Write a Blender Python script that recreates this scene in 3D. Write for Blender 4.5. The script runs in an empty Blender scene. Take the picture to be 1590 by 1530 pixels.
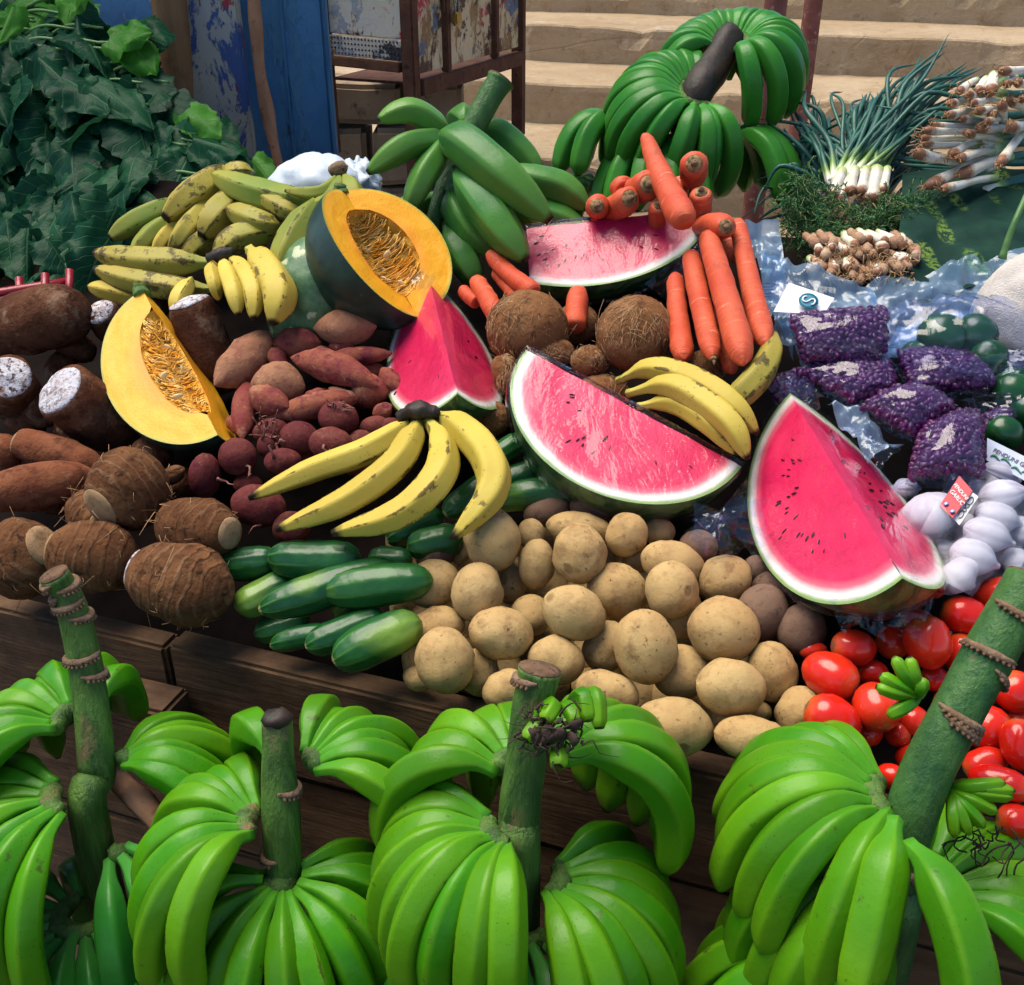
import bpy, bmesh, math, random
import numpy as np
from mathutils import Vector, Matrix, noise
rad = math.radians
random.seed(11)
scn = bpy.context.scene
COL = scn.collection

# ------------------------------------------------------------------ camera, sky, sun, exposure
W, H, F = 1590.0, 1530.0, 1650.0
PITCH = rad(29)
CAM = Vector((0, 0, 1.5))
RT = Vector((1, 0, 0))
FW = Vector((0, math.cos(PITCH), -math.sin(PITCH)))
UP = Vector((0, math.sin(PITCH), math.cos(PITCH)))
cd = bpy.data.cameras.new('camera')
cam = bpy.data.objects.new('camera', cd)
COL.objects.link(cam)
cam.location = CAM
cam.rotation_euler = (math.pi / 2 - PITCH, 0, 0)
cd.sensor_fit = 'HORIZONTAL'
cd.sensor_width = 36
cd.lens = 36 * F / W
cd.clip_start = 0.02
cd.clip_end = 500
scn.camera = cam

SUN_EL, SUN_AZ = rad(70), rad(300)          # azimuth clockwise from +Y (north)
world = bpy.data.worlds.new('World')
scn.world = world
world.use_nodes = True
wn = world.node_tree.nodes
wl = world.node_tree.links
bgn = wn['Background']
sky = wn.new('ShaderNodeTexSky')
sky.sky_type = 'NISHITA'
sky.sun_disc = False
sky.sun_elevation = SUN_EL
sky.sun_rotation = SUN_AZ
sky.dust_density = 0.6
sky.ozone_density = 1.0
sky.air_density = 0.8
wl.new(sky.outputs[0], bgn.inputs[0])
bgn.inputs[1].default_value = 0.05
sl = bpy.data.lights.new('sun', 'SUN')
sl.energy = 1.5
sl.angle = rad(48)
sl.color = (1.0, 0.90, 0.76)
so = bpy.data.objects.new('sun', sl)
COL.objects.link(so)
sd = Vector((math.sin(SUN_AZ) * math.cos(SUN_EL), math.cos(SUN_AZ) * math.cos(SUN_EL), math.sin(SUN_EL)))
so.rotation_euler = sd.to_track_quat('Z', 'Y').to_euler()
so.location = sd * 20
scn.view_settings.view_transform = 'Standard'
scn.view_settings.look = 'None'
scn.view_settings.gamma = 1
scn.view_settings.exposure = 1.95
scn.cycles.use_adaptive_sampling = True
scn.cycles.adaptive_threshold = 0.03
scn.cycles.max_bounces = 5
scn.cycles.diffuse_bounces = 1
scn.cycles.glossy_bounces = 2
scn.cycles.transmission_bounces = 3
scn.cycles.transparent_max_bounces = 12

# ------------------------------------------------------------------ where things stand
def ray(px, py):
    return RT * ((px - 795) / F) + UP * ((765 - py) / F) + FW
def at(px, py, d):
    return CAM + ray(px, py) * d
def atz(px, py, z):
    r = ray(px, py)
    return CAM + r * ((z - CAM.z) / r.z)
def aty(px, py, y):
    r = ray(px, py)
    return CAM + r * (y / r.y)
ZB = 0.83                                    # top of the stall's front board
BL, BR = atz(0, 935, ZB), atz(1590, 1312, ZB)
UD = (BR - BL).normalized()                  # along the stall, to the right
VD = Vector((-UD.y, UD.x, 0))                # across the stall, away from the camera
KS = 0.38                                    # slope of the heap
def pile(px, py, h=0.0):
    r = ray(px, py)
    t = (ZB + h + KS * (CAM - BL).dot(VD) - CAM.z) / (r.z - KS * r.dot(VD))
    return CAM + r * t
def dep(p):
    return (p - CAM).dot(FW)
def m_px(p, px):
    return px * dep(p) / F
def st(u, v, z):                             # stall coordinates, metres from the left end of the board
    q = BL + UD * u + VD * v
    return Vector((q.x, q.y, z))
PN = (Vector((0, 0, 1)) - VD * KS).normalized()   # normal of the heap

# ------------------------------------------------------------------ object helpers
def tag(o, label=None, cat=None, group=None, kind=None):
    if label: o['label'] = label
    if cat: o['category'] = cat
    if group: o['group'] = group
    if kind: o['kind'] = kind
    return o
def empty(name, loc):
    o = bpy.data.objects.new(name, None)
    o.empty_display_size = 0.02
    COL.objects.link(o)
    o.location = loc
    return o
def wmat(o):
    m = Matrix.Translation(o.location) @ o.rotation_euler.to_matrix().to_4x4()
    return wmat(o.parent) @ m if o.parent else m
def wloc(o):
    return wmat(o).translation
def attach(o, parent, origin, rot=None):
    m = Matrix.Translation(Vector(origin))
    if rot is not None: m = m @ rot.to_4x4()
    if parent is not None:
        o.parent = parent
        m = wmat(parent).inverted() @ m
    o.location = m.translation
    o.rotation_euler = m.to_euler()
def mesh_obj(name, V, faces, mat, parent=None, origin=None, rot=None, attrs=None, smooth=True, uv=None, local=False):
    V = np.asarray(V, float).reshape(-1, 3)
    if not local:
        if origin is None:
            origin = Vector(V.mean(0))
        V = V - np.array(origin)
        if rot is not None:
            V = V @ np.array(rot)            # columns of rot are the local axes in the world
    me = bpy.data.meshes.new(name)
    me.from_pydata(V.tolist(), [], faces)
    if attrs:
        for k, a in attrs.items():
            at_ = me.attributes.new(k, 'FLOAT', 'POINT')
            at_.data.foreach_set('value', np.asarray(a, np.float32))
    if uv is not None:
        ul = me.uv_layers.new(name='UVMap')
        li = np.empty(len(me.loops), int)
        me.loops.foreach_get('vertex_index', li)
        ul.data.foreach_set('uv', np.asarray(uv, np.float32)[li].ravel())
    if smooth:
        me.polygons.foreach_set('use_smooth', [True] * len(me.polygons))
    for mm in (mat if isinstance(mat, list) else [mat]):
        me.materials.append(mm)
    o = bpy.data.objects.new(name, me)
    COL.objects.link(o)
    attach(o, parent, origin, Matrix(np.array(rot).tolist()) if rot is not None else None)
    return o
def frame(axis, hint=None):
    z = Vector(axis).normalized()
    h = Vector(hint) if hint is not None else (Vector((0, 0, 1)) if abs(z.z) < 0.9 else Vector((0, 1, 0)))
    x = (h - z * h.dot(z)).normalized()
    y = z.cross(x)
    return np.array([[x.x, y.x, z.x], [x.y, y.y, z.y], [x.z, y.z, z.z]])
def nz(v, s, seed=0.0):
    return noise.noise(Vector((v[0] * s + seed, v[1] * s - seed * 1.7, v[2] * s + seed * 0.3)))
def grid_faces(n, m, wrap=False, base=0):
    f = []
    for i in range(n - 1):
        for j in range(m if wrap else m - 1):
            k = (j + 1) % m
            f.append((base + i * m + j, base + i * m + k, base + (i + 1) * m + k, base + (i + 1) * m + j))
    return f
def interp(tab, t):
    return float(np.interp(t, [a for a, b in tab], [b for a, b in tab]))
def lathe(name, A, B, prof, mat, parent=None, nr=18, ns=22, amp=0.04, freq=2.0, seed=None, flat=1.0, bend=0.0, hint=None, lobes=0, lobe=0.0, rings=0.0):
    """solid of revolution from A to B; prof = [(t, radius)]"""
    A, B = Vector(A), Vector(B)
    L = (B - A).length
    R_ = frame(B - A, hint)
    seed = random.random() * 60 if seed is None else seed
    rm = max(b for a, b in prof)
    V, T = [], []
    for i in range(nr):
        t = 0.5 - 0.5 * math.cos(math.pi * i / (nr - 1))
        r = max(interp(prof, t), 1e-5)
        for j in range(ns):
            a = 2 * math.pi * j / ns
            d = 1 + amp * nz((math.cos(a) * r / rm, math.sin(a) * r / rm, (t - .5) * L / rm), freq, seed)
            d += amp * .4 * nz((math.cos(a) * r / rm, math.sin(a) * r / rm, (t - .5) * L / rm), freq * 2.7, seed + 9)
            if lobes: d += lobe * (abs(math.cos(a * lobes / 2)) - .6)
            if rings: d += rings * math.sin(t * 46 + 2 * nz((math.cos(a), math.sin(a), t), 1.2, seed))
            V.append((math.cos(a) * r * d * flat + bend * math.sin(math.pi * t), math.sin(a) * r * d, (t - .5) * L * (1 + amp * .3 * nz((a, t, 0), 1, seed))))
            T.append(t)
    f = grid_faces(nr, ns, True)
    f = [tuple(reversed(q)) for q in f]
    f.append(tuple(range(ns)))
    f.append(tuple(reversed(range((nr - 1) * ns, nr * ns))))
    f = [tuple(reversed(q)) for q in f]
    o = mesh_obj(name, V, f, mat, parent, origin=(A + B) / 2, rot=R_, attrs={'t': T}, local=True)
    return o
ELL = [(math.sin(i / 24 * math.pi / 2) ** 2 if 0 else i / 24, math.sqrt(max(0, 1 - (2 * i / 24 - 1) ** 2))) for i in range(25)]
ELL = [(0.5 - 0.5 * math.cos(math.pi * i / 24), math.sin(math.pi * i / 24)) for i in range(25)]
def scale_prof(p, r):
    return [(t, x * r) for t, x in p]
def blob(name, px, py, rx, ry, ang, layer, mat, prof=ELL, parent=None, lay=0.022, base=0.0, tilt=None, **k):
    """roundish thing seen at (px,py) with half sizes rx, ry; ang clockwise in degrees"""
    c = pile(px, py, base + layer * lay)
    d = dep(c)
    a = rad(ang)
    tl = random.uniform(-.35, .35) if tilt is None else tilt
    ax = (RT * math.cos(a) - UP * math.sin(a) + FW * tl).normalized()
    L = rx * d / F
    return lathe(name, c - ax * L, c + ax * L, scale_prof(prof, ry * d / F), mat, parent, **k)
def catmull(P, n):
    P = [Vector(p) for p in P]
    if len(P) == 2:
        return [P[0].lerp(P[1], i / (n - 1)) for i in range(n)]
    Q = [P[0] * 2 - P[1]] + P + [P[-1] * 2 - P[-2]]
    out = []
    for i in range(n):
        s = i / (n - 1) * (len(P) - 1)
        k = min(int(s), len(P) - 2)
        t = s - k
        a, b, c, d = Q[k:k + 4]
        out.append(0.5 * ((2 * b) + (c - a) * t + (2 * a - 5 * b + 4 * c - d) * t * t + (3 * b - a - 3 * c + d) * t ** 3))
    return out
RG = []
def tube_data(P, radf, ns=10, n=None, facets=0, fam=0.0, hint=None, amp=0.0, seed=0.0, phase=0.0):
    C = catmull(P, n) if n else [Vector(p) for p in P]
    n = len(C)
    T = [(C[min(i + 1, n - 1)] - C[max(i - 1, 0)]).normalized() for i in range(n)]
    h = Vector(hint) if hint is not None else Vector((0.3, 0.2, 1))
    x = (h - T[0] * h.dot(T[0])).normalized()
    V, A = [], []
    RG.clear()
    for i in range(n):
        x = (x - T[i] * x.dot(T[i])).normalized()
        y = T[i].cross(x)
        t = i / (n - 1)
        r = radf(t) if callable(radf) else interp(radf, t)
        for j in range(ns):
            a = 2 * math.pi * j / ns
            q = 1.0
            if facets:
                w = 2 * math.pi / facets
                e = ((a + phase) % w) - w / 2
                q = (1 - fam) + fam * math.cos(w / 2) / math.cos(e) * 1.09
                RG.append(max(0.0, 1 - (w / 2 - abs(e)) / (w * .16)))
            if amp:
                q += amp * nz((math.cos(a), math.sin(a), t * 5), 1.3, seed)
            V.append(C[i] + (x * math.cos(a) + y * math.sin(a)) * r * q)
            A.append(t)
    f = grid_faces(n, ns, True)
    f.append(tuple(reversed(range(ns))))
    f.append(tuple(range((n - 1) * ns, n * ns)))
    return V, f, A
def tube(name, P, radf, mat, parent=None, **k):
    V, f, A = tube_data(P, radf, **k)
    at_ = {'t': A}
    if RG: at_['rg'] = list(RG)
    return mesh_obj(name, V, f, mat, parent, attrs=at_)
class Acc:                                    # several small pieces joined into one part
    def __init__(s): s.V, s.F, s.T = [], [], []
    def add(s, V, f, T=None):
        b = len(s.V)
        s.V += [tuple(v) for v in V]
        s.F += [tuple(b + i for i in q) for q in f]
        s.T += list(T) if T is not None else [0.0] * len(V)
    def tube(s, P, r, **k): s.add(*tube_data(P, r, **k))
    def build(s, name, mat, parent=None, **k):
        return mesh_obj(name, s.V, s.F, mat, parent, attrs={'t': s.T}, **k)
def ell_data(c, ax, rl, rr, ns=8, nr=6, flat=1.0, hint=None):
    R_ = frame(ax, hint)
    V, T = [], []
    for i in range(nr):
        th = math.pi * i / (nr - 1)
        for j in range(ns):
            a = 2 * math.pi * j / ns
            s = max(math.sin(th), .02)
            V.append(np.array(c) + R_ @ np.array((math.cos(a) * rr * s, math.sin(a) * rr * flat * s, -math.cos(th) * rl)))
            T.append(i / (nr - 1))
    return V, grid_faces(nr, ns, True), T
def board(name, c, ax, ay, az, lx, ly, lz, mat, parent=None, bev=0.003, wob=0.0, seg=1):
    """bevelled box, centre c, local axes ax ay az, full sizes"""
    bm = bmesh.new()
    bmesh.ops.create_cube(bm, size=1)
    for v in bm.verts: v.co = Vector((v.co.x * lx, v.co.y * ly, v.co.z * lz))
    if seg > 1:
        bmesh.ops.subdivide_edges(bm, edges=[e for e in bm.edges if abs((e.verts[0].co - e.verts[1].co).x) > lx * .9], cuts=seg, use_grid_fill=True)
    bmesh.ops.bevel(bm, geom=[e for e in bm.edges if len(e.link_faces) == 2 and e.calc_face_angle() > .5], offset=min(bev, lx * .3, ly * .3, lz * .3), segments=2, affect='EDGES')
    if wob:
        sd_ = random.random() * 50
        for v in bm.verts:
            v.co += Vector((0, nz(v.co, 7, sd_), nz(v.co, 7, sd_ + 5))) * wob
    me = bpy.data.meshes.new(name)
    bm.to_mesh(me)
    bm.free()
    me.materials.append(mat)
    me.polygons.foreach_set('use_smooth', [False] * len(me.polygons))
    o = bpy.data.objects.new(name, me)
    COL.objects.link(o)
    M = Matrix([[ax.x, ay.x, az.x], [ax.y, ay.y, az.y], [ax.z, ay.z, az.z]])
    attach(o, parent, c, M)
    return o
ORD = ['first', 'second', 'third', 'fourth', 'fifth', 'sixth', 'seventh', 'eighth', 'ninth', 'tenth', 'eleventh', 'twelfth', 'thirteenth', 'fourteenth']
def label_rows(items, noun, cat, group, rows, where):
    """items: (object, px, py, adjective); rows = [(max py, row name)]; one label for each thing"""
    done = 0
    for lim, rn in rows:
        sel = sorted([i for i in items if i[2] <= lim and not i[0].get('label')], key=lambda i: i[1])
        for k, (o, x, y, adj) in enumerate(sel):
            pos = 'leftmost' if k == 0 else 'rightmost' if k == len(sel) - 1 else ORD[k] + ' from left'
            tag(o, f'{adj} {noun}, {pos} in the {rn} {where}', cat, group)

# ------------------------------------------------------------------ materials
class NT:
    def __init__(s, name):
        s.m = bpy.data.materials.new(name)
        s.m.use_nodes = True
        s.t = s.m.node_tree
        s.t.nodes.clear()
        s.out = s.t.nodes.new('ShaderNodeOutputMaterial')
        s._c = {}
    def set(s, node, key, val):
        i = node.inputs[key]
        if hasattr(val, 'is_linked'): s.t.links.new(val, i)
        elif isinstance(val, (tuple, list)) and len(val) == 3 and i.type == 'RGBA': i.default_value = (*val, 1)
        else: i.default_value = val
    def node(s, typ, out=0, props=None, **kw):
        n = s.t.nodes.new(typ)
        for k, v in (props or {}).items(): setattr(n, k, v)
        for k, v in kw.items(): s.set(n, k.replace('_', ' '), v)
        return n.outputs[out]
    def co(s, which='Object', rnd=True):
        k = (which, rnd)
        if k not in s._c:
            tc = s.t.nodes.new('ShaderNodeTexCoord').outputs[which]
            if rnd:
                r = s.node('ShaderNodeObjectInfo', 'Random')
                mul = s.math('MULTIPLY', r, 53.0)
                a = s.t.nodes.new('ShaderNodeVectorMath')
                a.operation = 'ADD'
                s.t.links.new(tc, a.inputs[0])
                s.t.links.new(mul, a.inputs[1])
                tc = a.outputs[0]
            s._c[k] = tc
        return s._c[k]
    def rnd(s): return s.node('ShaderNodeObjectInfo', 'Random')
    def stretch(s, v, sc):
        n = s.t.nodes.new('ShaderNodeVectorMath')
        n.operation = 'MULTIPLY'
        s.t.links.new(v, n.inputs[0])
        n.inputs[1].default_value = sc
        return n.outputs[0]
    def noise(s, scale, detail=4, rough=.55, vec=None, dist=0.0, col=False):
        return s.node('ShaderNodeTexNoise', 'Color' if col else 0, Vector=vec if vec is not None else s.co(), Scale=scale, Detail=detail, Roughness=rough, Distortion=dist)
    def vor(s, scale, feature='F1', vec=None, rnd=1.0):
        return s.node('ShaderNodeTexVoronoi', 'Distance', {'feature': feature}, Vector=vec if vec is not None else s.co(), Scale=scale, Randomness=rnd)
    def ramp(s, fac, stops, interp='LINEAR'):
        n = s.t.nodes.new('ShaderNodeValToRGB')
        n.color_ramp.interpolation = interp
        e = n.color_ramp.elements
        while len(e) < len(stops): e.new(.5)
        for i, (p, c) in enumerate(stops):
            e[i].position = p
            e[i].color = (c, c, c, 1) if not isinstance(c, (tuple, list)) else (*c, 1)
        s.t.links.new(fac, n.inputs[0])
        return n.outputs[0]
    def mix(s, fac, a, b, blend='MIX'):
        n = s.t.nodes.new('ShaderNodeMix')
        n.data_type = 'RGBA'
        n.blend_type = blend
        for i, v in ((0, fac), (6, a), (7, b)):
            if hasattr(v, 'is_linked'): s.t.links.new(v, n.inputs[i])
            elif i and len(v) == 3: n.inputs[i].default_value = (*v, 1)
            else: n.inputs[i].default_value = v
        return n.outputs[2]
    def math(s, op, a, b=0.0, clamp=False):
        n = s.t.nodes.new('ShaderNodeMath')
        n.operation = op
        n.use_clamp = clamp
        for i, v in ((0, a), (1, b)):
            if hasattr(v, 'is_linked'): s.t.links.new(v, n.inputs[i])
            else: n.inputs[i].default_value = v
        return n.outputs[0]
    def attr(s, name='t'): return s.node('ShaderNodeAttribute', 'Fac', {'attribute_name': name})
    def sep(s, vec):
        n = s.t.nodes.new('ShaderNodeSeparateXYZ')
        s.t.links.new(vec, n.inputs[0])
        return n.outputs
    def bump(s, h, strength=.4, dist=.002, normal=None):
        n = s.t.nodes.new('ShaderNodeBump')
        n.inputs['Strength'].default_value = strength
        n.inputs['Distance'].default_value = dist
        s.t.links.new(h, n.inputs['Height'])
        if normal is not None: s.t.links.new(normal, n.inputs['Normal'])
        return n.outputs[0]
    def princ(s, base, rough=.5, normal=None, spec=.5, **kw):
        n = s.t.nodes.new('ShaderNodeBsdfPrincipled')
        s.set(n, 'Base Color', base)
        s.set(n, 'Roughness', rough)
        s.set(n, 'Specular IOR Level', spec)
        if normal is not None: s.set(n, 'Normal', normal)
        for k, v in kw.items(): s.set(n, k.replace('_', ' '), v)
        s.t.links.new(n.outputs[0], s.out.inputs[0])
        s.p = n
        return s.m
M = {}
def banana_mat(name, cols, tip, spot, spotcol, spotamt=.66, scuff=.68, rough=.27, neck=None, bruise=.80):
    n = NT(name)
    t = n.attr()
    big = n.noise(14, 3)
    c = n.mix(n.ramp(big, [(.35, 0.), (.68, 1.)]), cols[0], cols[1])
    c = n.mix(n.ramp(n.rnd(), [(0, 0.), (1, 1.)]), c, n.mix(.5, c, cols[2]))
    c = n.mix(n.math('MULTIPLY', n.math('FRACT', n.math('MULTIPLY', n.rnd(), 7.3)), .5), c, tuple(x * .6 for x in cols[0]))
    c = n.mix(n.ramp(t, [(.0, 0.), (.55, .0), (.97, .75)]), c, cols[2])
    if neck: c = n.mix(n.ramp(t, [(.0, 1.), (.22, 0.)]), c, neck)
    sc = n.ramp(n.noise(38, 6, .7), [(scuff, 0.), (scuff + .05, 1.)])
    c = n.mix(n.math('MULTIPLY', sc, .75), c, spotcol)
    fr = n.ramp(n.vor(230), [(.10, 1.), (.17, 0.)])
    fr = n.math('MULTIPLY', fr, n.ramp(n.noise(22, 3), [(.5, 0.), (.62, 1.)]))
    c = n.mix(n.math('MULTIPLY', fr, spot), c, spotcol)
    rg = n.attr('rg')
    lite = n.math('MULTIPLY', rg, n.ramp(n.noise(20, 2), [(.35, .15), (.7, .6)]))
    c = n.mix(lite, c, cols[2])
    br = n.math('MULTIPLY', n.math('ADD', n.math('MULTIPLY', rg, .16), n.noise(30, 5, .68, n.stretch(n.co(), (1, 1, 1)))), 1.0)
    c = n.mix(n.math('MULTIPLY', n.ramp(br, [(bruise, 0.), (bruise + .05, 1.)]), .8), c, spotcol)
    dk = n.ramp(n.math('ADD', t, n.math('MULTIPLY', n.math('SUBTRACT', n.noise(70, 3), .5), .06)), [(tip, 0.), (tip + .03, 1.)])
    c = n.mix(dk, c, (.018, .012, .008))
    h = n.math('ADD', n.noise(160, 3), n.math('MULTIPLY', n.noise(26, 2), 1.4))
    n.princ(c, n.math('ADD', rough, n.math('MULTIPLY', n.noise(60, 3), .14)), n.bump(h, .22, .0015), .22)
    M[name] = n.m
banana_mat('banana_green', ((.024, .175, .003), (.052, .255, .004), (.16, .35, .008)), .975, .8, (.05, .045, .010), neck=(.07, .29, .02), scuff=.64, bruise=.72)
banana_mat('banana_deep', ((.018, .155, .018), (.030, .20, .020), (.06, .25, .022)), .975, .7, (.02, .03, .01), neck=(.07, .30, .05), scuff=.73)
banana_mat('plantain_green', ((.030, .165, .035), (.055, .22, .032), (.13, .27, .04)), .965, .85, (.012, .018, .008), scuff=.71)
banana_mat('plantain_yellow', ((.56, .42, .055), (.66, .52, .10), (.50, .38, .06)), .955, .9, (.055, .028, .010), scuff=.63, neck=(.42, .40, .08), rough=.45, bruise=.64)
banana_mat('plantain_mixed', ((.32, .30, .045), (.48, .39, .07), (.36, .27, .05)), .95, .95, (.035, .022, .010), scuff=.57, neck=(.22, .28, .05), rough=.45, bruise=.59)
banana_mat('plantain_unripe', ((.14, .24, .035), (.26, .31, .05), (.33, .30, .05)), .955, .9, (.03, .022, .010), scuff=.63, rough=.5, bruise=.66)
def eyes(n, base, h, col):
    d = n.vor(26, 'F1', n.stretch(n.co(), (1, 1, .8)))
    e = n.ramp(d, [(.10, 1.), (.17, 0.)])
    return n.mix(n.math('MULTIPLY', e, .55), base, col), n.math('SUBTRACT', h, n.math('MULTIPLY', e, 1.6))
def root_mat(name, c1, c2, c3, fine=90, rough=.85, bump=.5, speck=(.03, .018, .01), sp=.64, cut=(.52, .40, .26), cutamt=0.0, ring=0.0, dirt=None):
    n = NT(name)
    v = n.co()
    base = n.mix(n.ramp(n.noise(26, 5, .6), [(.35, 0.), (.65, 1.)]), c1, c2)
    base = n.mix(n.ramp(n.noise(60, 6, .7), [(.5, 0.), (.68, 1.)]), base, c3)
    base = n.mix(n.ramp(n.noise(fine, 5, .7), [(sp, 0.), (sp + .08, 1.)]), base, speck)
    if cutamt: base = n.mix(n.ramp(n.noise(34, 5, .65), [(1 - cutamt, 0.), (1 - cutamt + .05, 1.)]), base, cut)
    h = n.math('ADD', n.noise(fine * 1.4, 6, .7), n.math('MULTIPLY', n.noise(30, 4), 1.5))
    if ring:
        z = n.sep(n.co('Object', False))[2]
        w = n.math('SINE', n.math('ADD', n.math('MULTIPLY', z, 520.0), n.math('MULTIPLY', n.noise(30, 3), 9.0)))
        wr = n.ramp(w, [(.3, 0.), (1.0, 1.)])
        base = n.mix(n.math('MULTIPLY', wr, n.ramp(n.noise(20, 3), [(.45, 0.), (.65, ring)])), base, cut)
        h = n.math('ADD', h, n.math('MULTIPLY', wr, .35))
    base = n.mix(n.math('MULTIPLY', n.rnd(), .35), base, c1)
    base = n.mix(n.ramp(n.noise(16, 6, .75), [(.56, 0.), (.66, .55)]), base, speck if dirt is None else dirt)
    if name[:6] in ('potato', 'sweet_'): base, h = eyes(n, base, h, speck if name[:6] == 'potato' else c3)
    n.princ(base, rough, n.bump(h, bump, .004), .10)
    M[name] = n.m
root_mat('potato', (.50, .345, .150), (.43, .27, .110), (.28, .165, .07), 150, .6, .30, (.12, .065, .03), .60, dirt=(.24, .145, .065))
root_mat('potato_dark', (.16, .095, .065), (.21, .13, .085), (.11, .065, .05), 120, .7, .3, (.05, .03, .02), .62)
root_mat('sweet_potato', (.19, .036, .036), (.29, .10, .052), (.115, .014, .040), 85, .7, .6, (.46, .25, .13), .64)
root_mat('sweet_potato_dusty', (.29, .13, .075), (.34, .17, .095), (.17, .055, .042), 85, .8, .6, (.50, .30, .17), .64)
root_mat('beet', (.105, .020, .022), (.18, .050, .036), (.065, .008, .022), 90, .66, .5, (.27, .12, .075), .63)
root_mat('yam_bark', (.075, .027, .014), (.16, .066, .034), (.036, .014, .009), 75, .9, 1., (.34, .22, .14), .66)
root_mat('cassava', (.17, .052, .024), (.25, .095, .045), (.075, .026, .016), 70, .85, .8, (.40, .22, .13), .66)
root_mat('taro', (.105, .042, .018), (.20, .092, .040), (.05, .020, .010), 90, .92, 1., (.035, .017, .011), .58, (.46, .30, .17), .30, .22)
root_mat('taro_cut', (.30, .19, .10), (.38, .25, .14), (.22, .13, .07), 160, .9, .5, (.10, .05, .03), .62)
root_mat('yam_cut', (.62, .61, .68), (.74, .71, .72), (.30, .16, .10), 150, .9, 1., (.085, .035, .02), .52)
root_mat('coconut', (.20, .088, .036), (.27, .13, .056), (.11, .042, .018), 60, .95, 1., (.05, .02, .010), .58)
root_mat('fibre', (.38, .22, .11), (.46, .28, .15), (.26, .13, .06), 60, .9, .1)
def simple(name, c1, c2, scale=30, rough=.5, bump=.2, spec=.5, fine=120, c3=None, **kw):
    n = NT(name)
    c = n.mix(n.ramp(n.noise(scale, 4), [(.35, 0.), (.65, 1.)]), c1, c2)
    if c3: c = n.mix(n.ramp(n.noise(scale * 2.3, 5, .65), [(.57, 0.), (.66, 1.)]), c, c3)
    n.princ(c, rough, n.bump(n.noise(fine, 4), bump, .002), spec, **kw)
    M[name] = n.m
    return n
simple('stem_cut', (.10, .06, .035), (.17, .10, .06), 90, .95, .9, .2, 200, (.035, .02, .015))
simple('scar', (.16, .095, .055), (.24, .16, .10), 110, .9, 1., .2, 240, (.05, .03, .02))
simple('dry_flower', (.035, .02, .014), (.06, .035, .022), 90, .9, .6)
simple('dark_stalk', (.010, .007, .006), (.030, .016, .010), 40, .6, .8, .4, 90, (.012, .02, .008))
simple('hair_root', (.16, .05, .04), (.22, .09, .06), 60)
simple('red_plastic', (.22, .004, .014), (.28, .006, .018), 20, .35, .1)
simple('white_plastic', (.50, .58, .66), (.60, .68, .75), 12, .45, .3)
simple('sack', (.50, .46, .42), (.62, .57, .52), 40, .95, .9, .1, 500)
simple('paper_red', (.52, .010, .03), (.56, .014, .035), 20, .5, .05)
simple('paper_white', (.78, .80, .82), (.84, .86, .88), 20, .5, .05)
simple('paper_blue', (.42, .48, .66), (.50, .56, .72), 30, .5, .05)
simple('ink_black', (.02, .02, .03), (.03, .03, .04), 20)
simple('ink_blue', (.01, .16, .24), (.015, .18, .27), 20)
simple('ink_green', (.03, .16, .08), (.05, .22, .10), 20)
simple('ink_navy', (.06, .10, .28), (.10, .15, .34), 20)
simple('pepper', (.006, .05, .014), (.012, .08, .02), 25, .25, .05)
simple('bean', (.050, .004, .050), (.080, .010, .075), 60, .35, .05, .4)  # violet tint stands in for blue sky mirrored by the bags
simple('melon_seed', (.018, .008, .006), (.04, .014, .01), 300, .4, .05)
simple('pumpkin_seed', (.72, .52, .24), (.80, .62, .34), 100, .5, .1)
root_mat('onion_root', (.36, .20, .12), (.50, .34, .22), (.22, .10, .055), 110, .9, .8, (.60, .50, .38), .62)
simple('shade_sheet', (.006, .004, .0035), (.011, .008, .007), 20, .95, .4, .05, 80)  # near-black colour stands in for deep shade between the produce
simple('soil', (.040, .028, .020), (.065, .047, .034), 3, .98, .6, .1, 40, (.025, .018, .013))
simple('brass', (.45, .30, .08), (.36, .24, .07), 60, .4, .2, Metallic=.8)
simple('steel', (.25, .24, .23), (.18, .17, .16), 60, .45, .2, Metallic=.8)
simple('rust', (.085, .035, .022), (.13, .058, .034), 24, .9, .8, .2, 110, (.045, .020, .016))
simple('stick', (.30, .15, .085), (.38, .21, .125), 24, .9, .6, .2, 90, (.22, .10, .05))
simple('red_paint_post', (.17, .05, .038), (.23, .09, .07), 24, .8, .5, .3, 90, (.32, .22, .17))
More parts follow.
